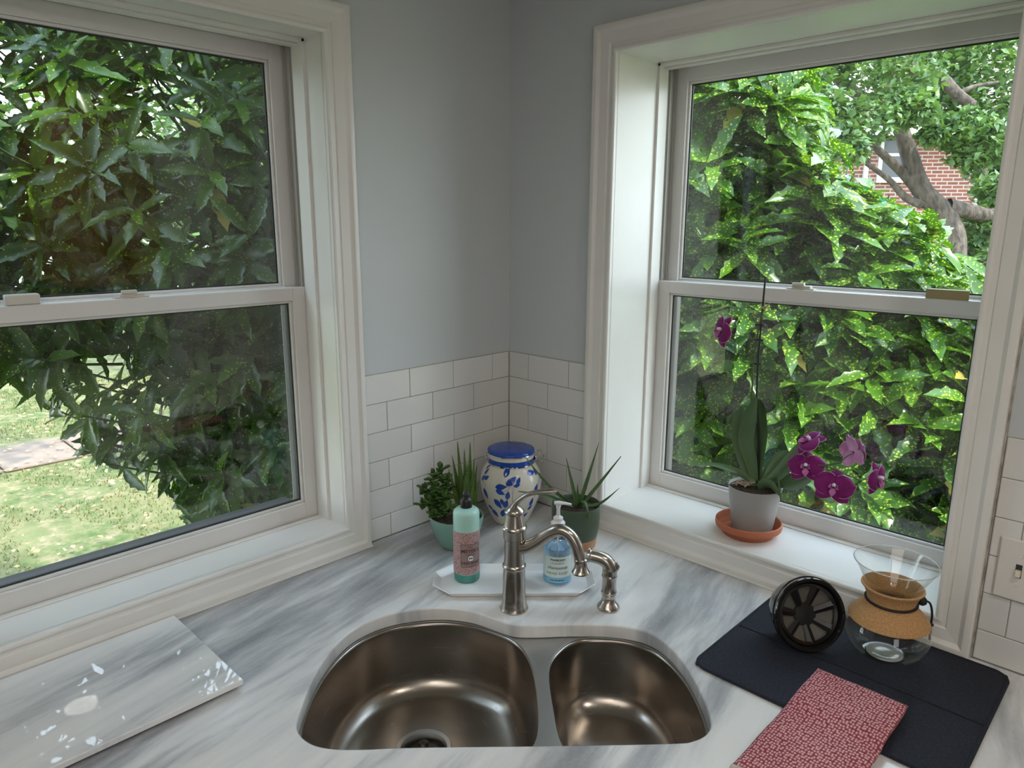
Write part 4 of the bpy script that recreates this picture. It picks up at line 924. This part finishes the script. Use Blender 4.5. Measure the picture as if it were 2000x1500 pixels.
def infr(p):
    v = p-CAM; w = v.dot(cF)
    if w < .3: return None
    return 1000+FPX*v.dot(cR)/w, 750-FPX*v.dot(cU)/w
def scatter(name, leaves, mt, root, leafname='leaf', limit=300):
    """leaves: list of (pos, Matrix3, size, variant, yellow); the nearest in view are objects, the rest one stuff part"""
    def score(l):
        q = infr(l[0])
        if q is None or not (-60 < q[0] < 2050 and -30 < q[1] < 1250): return -1
        return l[2]/(l[0]-CAM).length
    leaves.sort(key=score, reverse=True); off = ORG[root.name]
    shared = {}
    for (p, M, sz, v, yl) in leaves[:limit]:
        key = (v, yl)
        if key not in shared:
            me = bpy.data.meshes.new('leaf'); me.from_pydata([tuple(x) for x in LV[v][0]], [], LV[v][1]); me.materials.append(mt)
            me.polygons.foreach_set('use_smooth', [True]*len(me.polygons))
            at = me.attributes.new('tint', 'FLOAT', 'POINT'); at.data.foreach_set('value', [.85 if yl else 0.0]*len(me.vertices)); shared[key] = me
        o = link(leafname, shared[key], root); o.matrix_local = Matrix.Translation(p-off) @ M.to_4x4() @ Matrix.Scale(sz, 4)
    rest = leaves[limit:]
    if rest:
        V = []; F = []; T_ = []; b = 0
        for (p, M, sz, v, yl) in rest:
            A = LV[v][0]@np.array(M).T*sz+np.array(p-off); V.append(A); F += [tuple(b+i for i in f) for f in LV[v][1]]; b += len(A); T_ += [.85 if yl else 0.0]*len(A)
        V = np.concatenate(V); me = bpy.data.meshes.new('foliage'); me.from_pydata(V.tolist(), [], F); me.materials.append(mt)
        me.polygons.foreach_set('use_smooth', [True]*len(me.polygons)); at = me.attributes.new('tint', 'FLOAT', 'POINT'); at.data.foreach_set('value', T_)
        o = link('foliage', me, root); o['kind'] = 'stuff'
def inside(p, ells):
    for (c, r) in ells:
        if ((p.x-c[0])/r[0])**2+((p.y-c[1])/r[1])**2+((p.z-c[2])/r[2])**2 < 1: return True
    return False
def laurel(base, ells, nshoot, mt, label, seed, ok, sizes=(.10, .155), ynum=.012, droop=0.0, dark=None):
    rr = random.Random(seed); root = empty('spotted_laurel', base, label, 'shrub'); base = Vector(base)
    leaves = []; stems = MB(); cnt = 0; tries = 0
    while cnt < nshoot and tries < nshoot*60:
        tries += 1; c, r = rr.choice(ells); v = Vector((rr.gauss(0, 1), rr.gauss(0, 1), rr.gauss(0, 1))).normalized(); k = rr.uniform(.45, 1.0)**.6
        if v.dot(Vector((.69, -.69, .15))) < -.15 and rr.random() < .7: v = -v
        p = Vector((c[0]+v.x*r[0]*k, c[1]+v.y*r[1]*k, c[2]+v.z*r[2]*k))
        if p.z < GZ+.12 or not ok(p): continue
        cnt += 1
        d = (Vector((v.x, v.y, max(v.z, -.2)))*.7+Vector((0, 0, .75-droop))).normalized(); fr = frame(d, Vector((rr.random()-.5, rr.random()-.5, .3)))
        nl = rr.randint(7, 10); ph = rr.uniform(0, 6.28)
        for i in range(nl):
            a = ph+i*2.4; tl_ = .95-.55*i/nl
            dr = (fr @ Vector((math.cos(tl_*1.45), math.sin(tl_*1.45)*math.cos(a), math.sin(tl_*1.45)*math.sin(a))))
            dr = (dr+Vector((0, 0, -.18-droop))).normalized(); pos = p-d*(.015*(nl-i)*.5) 
            q = pos+dr*.14
            if not ok(q): continue
            M = frame(dr, (d+Vector((rr.gauss(0, .25), rr.gauss(0, .25), rr.gauss(0, .25))))); leaves.append((pos, M, rr.uniform(*sizes), rr.randrange(4), rr.random() < ynum))
        if cnt % 3 == 0 or k > .85: 
            q0 = p-d*rr.uniform(.12, .30)+Vector((base.x-p.x, base.y-p.y, 0))*.12; stems.tube([q0, (q0+p)/2+Vector((0, 0, -.01)), p], [.005, .004, .003], 5, False)
    for i in range(7):
        a = rr.uniform(0, 6.28); c, r = rr.choice(ells); top = Vector((c[0]+r[0]*.45*math.cos(a), c[1]+r[1]*.45*math.sin(a), c[2]+r[2]*rr.uniform(0, .5)))
        if not ok(top) or top.y < base.y-.75: continue
        b0 = base+Vector((rr.uniform(-.2, .2), rr.uniform(-.2, .2), 0)); m = MB(); mid = (b0+top)/2+Vector((rr.uniform(-.1, .1), rr.uniform(-.1, .1), 0)); m.tube(catmull([b0, mid, top], 6), [.022-.001*j for j in range(13)], 8); obj('main_stem', m, STEMG, root, smooth=60)
    o = obj('twigs', stems, STEMG, root, smooth=60, fix=False); o['kind'] = 'stuff'
    scatter('leaf', leaves, mt, root); return leaves
def okL(p):
    if p.x > -.36 or p.y > .60: return False
    # open lawn shows under the skirt of the shrub
    if p.y < -.05 and p.z < .10-1.0*(p.y+.95) and p.z < .34: return False
    return True
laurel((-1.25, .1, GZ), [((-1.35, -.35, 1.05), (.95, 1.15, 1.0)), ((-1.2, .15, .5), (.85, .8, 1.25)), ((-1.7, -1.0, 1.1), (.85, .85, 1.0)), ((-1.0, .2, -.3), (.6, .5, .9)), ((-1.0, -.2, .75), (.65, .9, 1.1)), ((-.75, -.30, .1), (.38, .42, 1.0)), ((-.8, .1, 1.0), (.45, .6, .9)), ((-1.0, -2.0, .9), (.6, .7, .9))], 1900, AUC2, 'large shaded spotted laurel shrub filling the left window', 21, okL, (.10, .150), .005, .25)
def okR(p):
    if p.y < (.48 if p.x > -.25 else .66): return False
    q = (p.x-.0)
    u = p.x+.275*(p.y-1.3); K = ((-9, 1.62), (.30, 1.60), (.36, 1.40), (.47, 1.02), (.78, .88), (.92, .68), (9, .5))
    for a, b in zip(K, K[1:]):
        if a[0] <= u < b[0]: top = a[1]+(b[1]-a[1])*(u-a[0])/(b[0]-a[0])
    if p.z > top: return False
    return True
laurel((.35, 1.35, GZ), [((-.15, 1.25, .35), (.75, .70, 1.35)), ((.45, 1.45, .1), (.75, .75, 1.1)), ((.95, 1.9, -.1), (.75, .85, 1.0)), ((.6, 1.1, -.25), (.6, .5, .8)), ((1.1, 1.3, -.2), (.5, .6, .75)), ((.30, 1.0, .35), (.45, .4, .9)), ((-.2, .85, .2), (.45, .35, 1.0)), ((.7, 1.25, .25), (.45, .5, .75)), ((1.0, 1.6, .1), (.5, .5, .7)), ((.1, 1.1, 1.0), (.45, .5, .6))], 1750, AUC, 'sunlit yellow-spotted laurel shrub outside the right window', 33, okR, (.12, .18), .014, .05)

# crowns of small leaves
def crown(name, root, blobs, count, size, mt, seed, droop=.3):
    rr = random.Random(seed); V = []; F = []; b = 0; off = ORG[root.name]
    for _ in range(count):
        c, r = rr.choice(blobs); v = Vector((rr.gauss(0, 1), rr.gauss(0, 1), rr.gauss(0, 1))).normalized()*rr.uniform(.25, 1)**.5*r; v.z *= .7
        p = Vector(c)+v-off; d = Vector((rr.gauss(0, 1), rr.gauss(0, 1), rr.gauss(0, .6)-droop)).normalized(); M = frame(d, Vector((rr.gauss(0, .5), rr.gauss(0, .5), 1))); s_ = size*rr.uniform(.6, 1.3)
        for q in ((0, 0, 0), (.45, .34, .06), (1, 0, -.08), (.45, -.34, .06)): V.append(tuple(p+(M @ Vector(q))*s_))
        F += [(b, b+1, b+2), (b, b+2, b+3)]; b += 4
    me = bpy.data.meshes.new(name); me.from_pydata(V, [], F); me.materials.append(mt)
    o = link(name, me, root); o['kind'] = 'stuff'; return o
def branch(root, pts, r0, r1, name='branch'):
    Q = catmull(pts, 6); n_ = len(Q); m = MB(); m.tube(Q, [r0+(r1-r0)*i/(n_-1) for i in range(n_)], 10, False); return obj(name, m, BARK, root, smooth=60, fix=False)
k = 7.0
b0 = ray(1860, 640, k); b0.z = GZ
tr = empty('garden_tree', b0, 'leaning old tree with bare grey branches before the brick house', 'tree')
branch(tr, [b0, ray(1862, 520, k), ray(1850, 430, k), ray(1800, 370, k), ray(1775, 300, k), ray(1752, 240, k), ray(1700, 190, k)], .125, .055, 'trunk')
branch(tr, [ray(1812, 400, k), ray(1770, 345, k), ray(1728, 305, k), ray(1694, 272, k)], .06, .028)
branch(tr, [ray(1800, 400, k), ray(1768, 385, k), ray(1735, 350, k), ray(1690, 318, k)], .045, .02)
branch(tr, [ray(1752, 240, k), ray(1730, 200, k), ray(1738, 160, k), ray(1745, 90, k)], .07, .03)
branch(tr, [ray(1700, 200, k), ray(1655, 170, k), ray(1625, 140, k), ray(1600, 90, k)], .06, .04)
branch(tr, [ray(1668, 228, k), ray(1640, 222, k), ray(1610, 208, k), ray(1580, 196, k)], .06, .04)
branch(tr, [ray(1745, 110, k), ray(1800, 140, k), ray(1835, 150, k), ray(1870, 185, k), ray(1900, 206, k)], .07, .05)
branch(tr, [ray(1850, 405, k), ray(1890, 412, k), ray(1940, 420, k), ray(2000, 400, k)], .09, .05)
for k2, P in enumerate([[(1690, 272), (1668, 262), (1640, 268)], [(1700, 318), (1680, 300)], [(1870, 185), (1900, 170), (1950, 160)]]):
    branch(tr, [ray(x, y, k) for x, y in P] if len(P) > 2 else [ray(*P[0], k), ray(*P[1], k)], .03, .012, 'twig')
crown('leaves', tr, [(ray(1650, 215, 6.3), .20), (ray(1700, 240, 6.3), .28), (ray(1630, 262, 6.2), .22), (ray(1745, 205, 6.4), .3), (ray(1770, 150, 6.6), .35), (ray(1690, 130, 6.5), .3), (ray(1620, 120, 6.6), .25), (ray(1730, 80, 6.6), .4), (ray(1600, 200, 6.2), .22), (ray(1660, 290, 6.1), .16), (ray(1580, 150, 6.3), .2), (ray(1780, 210, 6.3), .22), (ray(1820, 260, 6.5), .12)], 5200, .075, TREEL, 4)
tr2 = empty('leafy_tree', (3.0, 9.0, GZ), 'dense bright green tree crown at the right window top corner', 'tree')
m = MB(); m.tube([(3.0, 9.0, GZ), (2.9, 9.0, 1.2), (2.4, 8.9, 3.0)], [.22, .17, .1], 10); obj('trunk', m, BARK, tr2, smooth=60)
crown('leaves', tr2, [(ray(1800, 110, 9), .7), (ray(1880, 120, 8.8), .8), (ray(1950, 150, 8.6), .8), (ray(1850, 60, 9), .9), (ray(2050, 120, 9), 1.1), (ray(2000, 250, 8.6), .7), (ray(1830, 200, 9), .5), (ray(1960, 320, 8.2), .38), (ray(2060, 380, 8.2), .8)], 9500, .10, TREEL, 5, .1)
bx = ray(1930, 420, 7.5); mp_ = empty('maple_sapling', (bx.x, bx.y, GZ), 'dark vine-covered maple at the right edge beside the brick house', 'tree')
m = MB(); m.tube([(bx.x, bx.y, GZ), (bx.x, bx.y, .6), (bx.x-.1, bx.y, 1.5)], [.06, .05, .02], 8); obj('trunk', m, BARK, mp_, smooth=60)
crown('leaves', mp_, [(ray(1880, 250, 6.6), .28), (ray(1900, 300, 6.6), .20), (ray(1935, 280, 6.6), .26), (ray(1925, 430, 7.2), .26), (ray(1950, 370, 7.2), .22), (ray(1920, 500, 7.2), .30), (ray(1900, 470, 7.2), .15)], 3600, .085, TREEL, 8)

# brick house
H0 = ray(1700, 430, 13); H0.z = GZ
hs = bpy.data.objects.new('brick_house', None); COL.objects.link(hs); hs.location = H0; hs.rotation_euler = (0, 0, YAW-.10)
tag(hs, 'red brick house with grey roof behind the tree', 'house'); ORG[hs.name] = Vector((0, 0, 0))
m = MB(); m.box(-2.6, 0, 0, 5.5, 5, 3.85); obj('brick_wall', m, BRICK, hs)
m = MB(); m.add([(-3.1, -.35, 3.75), (5.8, -.35, 3.75), (5.8, 2.6, 6.0), (-2.0, 2.6, 6.0), (-3.1, 5.3, 3.75), (5.8, 5.3, 3.75), (-3.1, -.35, 3.65), (5.8, -.35, 3.65), (-3.1, 5.3, 3.65), (5.8, 5.3, 3.65)], [(0, 1, 2, 3), (3, 2, 5, 4), (0, 3, 4), (1, 5, 2), (0, 6, 7, 1), (4, 5, 9, 8), (0, 4, 8, 6), (1, 7, 9, 5), (6, 8, 9, 7)]); obj('roof', m, ROOFM, hs)
m = MB(); m.box(-3.1, -.42, 3.62, 5.8, -.35, 3.76); obj('gutter', m, WHITEW, hs)
m = MB(); m.box(-.22, -.07, .3, -.15, 0, 3.7); obj('downspout', m, WHITEW, hs)
for x0, x1, z0, z1 in ((.02, .55, 2.95, 3.72), (1.72, 2.2, 2.45, 3.45), (-1.6, -1.1, 2.3, 3.3)):
    m = MB(); m.box(x0, -.05, z0, x0+.06, .02, z1); m.box(x1-.06, -.05, z0, x1, .02, z1); m.box(x0, -.05, z1-.07, x1, .02, z1); m.box(x0, -.07, z0-.09, x1, .02, z0); m.box(x0, -.04, (z0+z1)/2-.025, x1, .02, (z0+z1)/2+.025); fr_ = obj('window', m, WHITEW, hs)
    m = MB(); m.box(x0+.05, -.01, z0, x1-.05, .01, z1-.05); obj('pane', m, DARKGL, fr_)
ga = ray(1662, 352, 7.5); gb_ = ray(1735, 388, 7.5)
cp = empty('garden_canopy', ((ga.x+gb_.x)/2, (ga.y+gb_.y)/2, GZ), 'green canvas canopy just showing above the sunlit laurel', 'canopy')
m = MB(); w = FW*.5; a, c = ga, gb_; top = Vector((0, 0, .0)); m.add([a, c, c+w+Vector((0, 0, -.1)), a+w+Vector((0, 0, -.1)), a-Vector((0, 0, .12)), c-Vector((0, 0, .12)), c+w-Vector((0, 0, .22)), a+w-Vector((0, 0, .22))], [(0, 1, 2, 3), (0, 4, 5, 1), (1, 5, 6, 2), (2, 6, 7, 3), (3, 7, 4, 0)]); obj('canvas', m, GREENC, cp)
for q in (a, c): m = MB(); m.tube([(q.x, q.y, GZ), (q.x, q.y, q.z-.05)], .02, 8); obj('post', m, VINYL, cp)

# white clapboard house far left
H1 = ray(20, 500, 13); 
wh = bpy.data.objects.new('clapboard_house', None); COL.objects.link(wh); wh.location = (H1.x, H1.y, GZ); wh.rotation_euler = (0, 0, YAW-.1); ORG[wh.name] = Vector((0, 0, 0))
tag(wh, 'white clapboard house glimpsed at the left frame edge', 'house')
m = MB(); m.box(-4.5, .05, 0, .3, 4, 2.3); obj('house_wall', m, WHITEW, wh)
m = MB()
for i in range(17): m.add([(-4.5, .04, i*.13), (.3, .04, i*.13), (.3, -.0, i*.13), (-4.5, 0, i*.13), (-4.5, .04, i*.13+.13), (.3, .04, i*.13+.13)], [(3, 2, 5, 4), (0, 1, 2, 3)])
o = obj('clapboards', m, WHITEW, wh, fix=False); o['kind'] = 'stuff'
m = MB(); m.box(-2.2, -.03, 1.1, -1.5, .03, 2.2); obj('window', m, DARKGL, wh)
m = MB(); m.add([(-4.8, -.3, 2.25), (.6, -.3, 2.25), (.6, 2, 3.4), (-4.8, 2, 3.4), (-4.8, 4.3, 2.25), (.6, 4.3, 2.25)], [(0, 1, 2, 3), (3, 2, 5, 4), (0, 3, 4), (1, 5, 2), (0, 4, 5, 1)]); obj('roof', m, ROOFM, wh)

# path, grass, fallen leaves
pth = empty('garden_path', (-6.2, .4, GZ), 'pale tan stone path crossing the lawn', 'path')
for i in range(14):
    a = Vector((-6.55+.09*i*.0, -2.2+i*.62, GZ)); m = MB(); m.box(-6.55, a.y, GZ+.0005, -5.75, a.y+.60, GZ+.03, .01); obj('paving_stone', m, PATHM, pth)
def tufts(n_, x0, x1, y0, y1, root, seed, h):
    rr = random.Random(seed); V = []; F = []; b = 0; off = ORG[root.name]
    for _ in range(n_):
        x, y = rr.uniform(x0, x1), rr.uniform(y0, y1)
        if -6.6 < x < -5.7 or noise.noise(Vector((x*1.6, y*1.6, 0))) < -.12: continue
        a = rr.uniform(0, 6.28); dx, dy = math.cos(a), math.sin(a); hh = h*rr.uniform(.4, 1.3); w = .005
        V += [(x-off.x-dy*w, y-off.y+dx*w, 0), (x-off.x+dy*w, y-off.y-dx*w, 0), (x-off.x+dx*hh*.6, y-off.y+dy*hh*.6, hh)]; F.append((b, b+1, b+2)); b += 3
    me = bpy.data.meshes.new('grass_blades'); me.from_pydata(V, [], F); me.materials.append(BLADE); o = link('grass_blades', me, None); o.location = off; return o
gr = empty('tmp_origin', (-4.5, 0, GZ)); bpy.data.objects.remove(gr); ORG['g'] = Vector((-4.5, 0, GZ))
class _G: name = 'g'
tag(tufts(60000, -9.5, -1.8, -3.2, 4.5, _G, 9, .030), 'short grass blades growing on the lawn beyond the left window', 'grass', kind='stuff')
rr = random.Random(12); V = []; F = []; b = 0
for _ in range(2600):
    x, y = rr.uniform(-8, -1.8), rr.uniform(-3, 4); M = frame(Vector((rr.gauss(0, 1), rr.gauss(0, 1), .1)), Vector((rr.gauss(0, .4), rr.gauss(0, .4), 1))); s_ = rr.uniform(.02, .06)
    for q in ((0, 0, 0), (.5, .3, .05), (1, 0, 0), (.5, -.3, .05)): V.append(tuple(Vector((x+4.5, y, .052))+(M @ Vector(q))*s_))
    F.append((b, b+1, b+2, b+3)); b += 4
me = bpy.data.meshes.new('fallen_leaves'); me.from_pydata(V, [], F); me.materials.append(DEADL); o = link('fallen_leaves', me); o.location = (-4.5, 0, GZ); tag(o, 'dry fallen leaves scattered on the lawn', 'leaves', kind='stuff')

# background trees so that the gaps show garden, not void
for i, (x, y, r, z, lb) in enumerate([(-9.5, -1.6, 1.6, 1.9, 'sunlit tree beyond the lawn left of the shaded laurel'), (-10.5, 3.2, 2.0, 1.6, 'sunlit tree beyond the lawn behind the shaded laurel'), (-8.0, 7.0, 2.2, 1.8, 'broad green tree far behind the corner of the house'), (-13.5, 12.5, 2.4, .9, 'low round tree farthest behind the corner of the house'), (-4.7, -1.45, 1.35, 1.6, 'small sunlit tree just beyond the shaded laurel, far left'), (-4.2, 1.7, 1.0, 1.5, 'small sunlit tree just beyond the shaded laurel, near window frame')]):
    t_ = empty('background_tree', (x, y, GZ), lb, 'tree')
    m = MB(); m.tube([(x, y, GZ), (x+.1, y, 0), (x, y, z)], [.16, .13, .07], 8); obj('trunk', m, BARK, t_, smooth=60)
    crown('leaves', t_, [((x, y, z), r), ((x+.5*r, y-.4*r, z-.3*r), r*.7), ((x-.3*r, y+.6*r, z-.2*r), r*.8), ((x+.2*r, y+.1*r, z+.5*r), r*.7)], 5200, .16 if i < 4 else .11, TREEL, 40+i, .1)
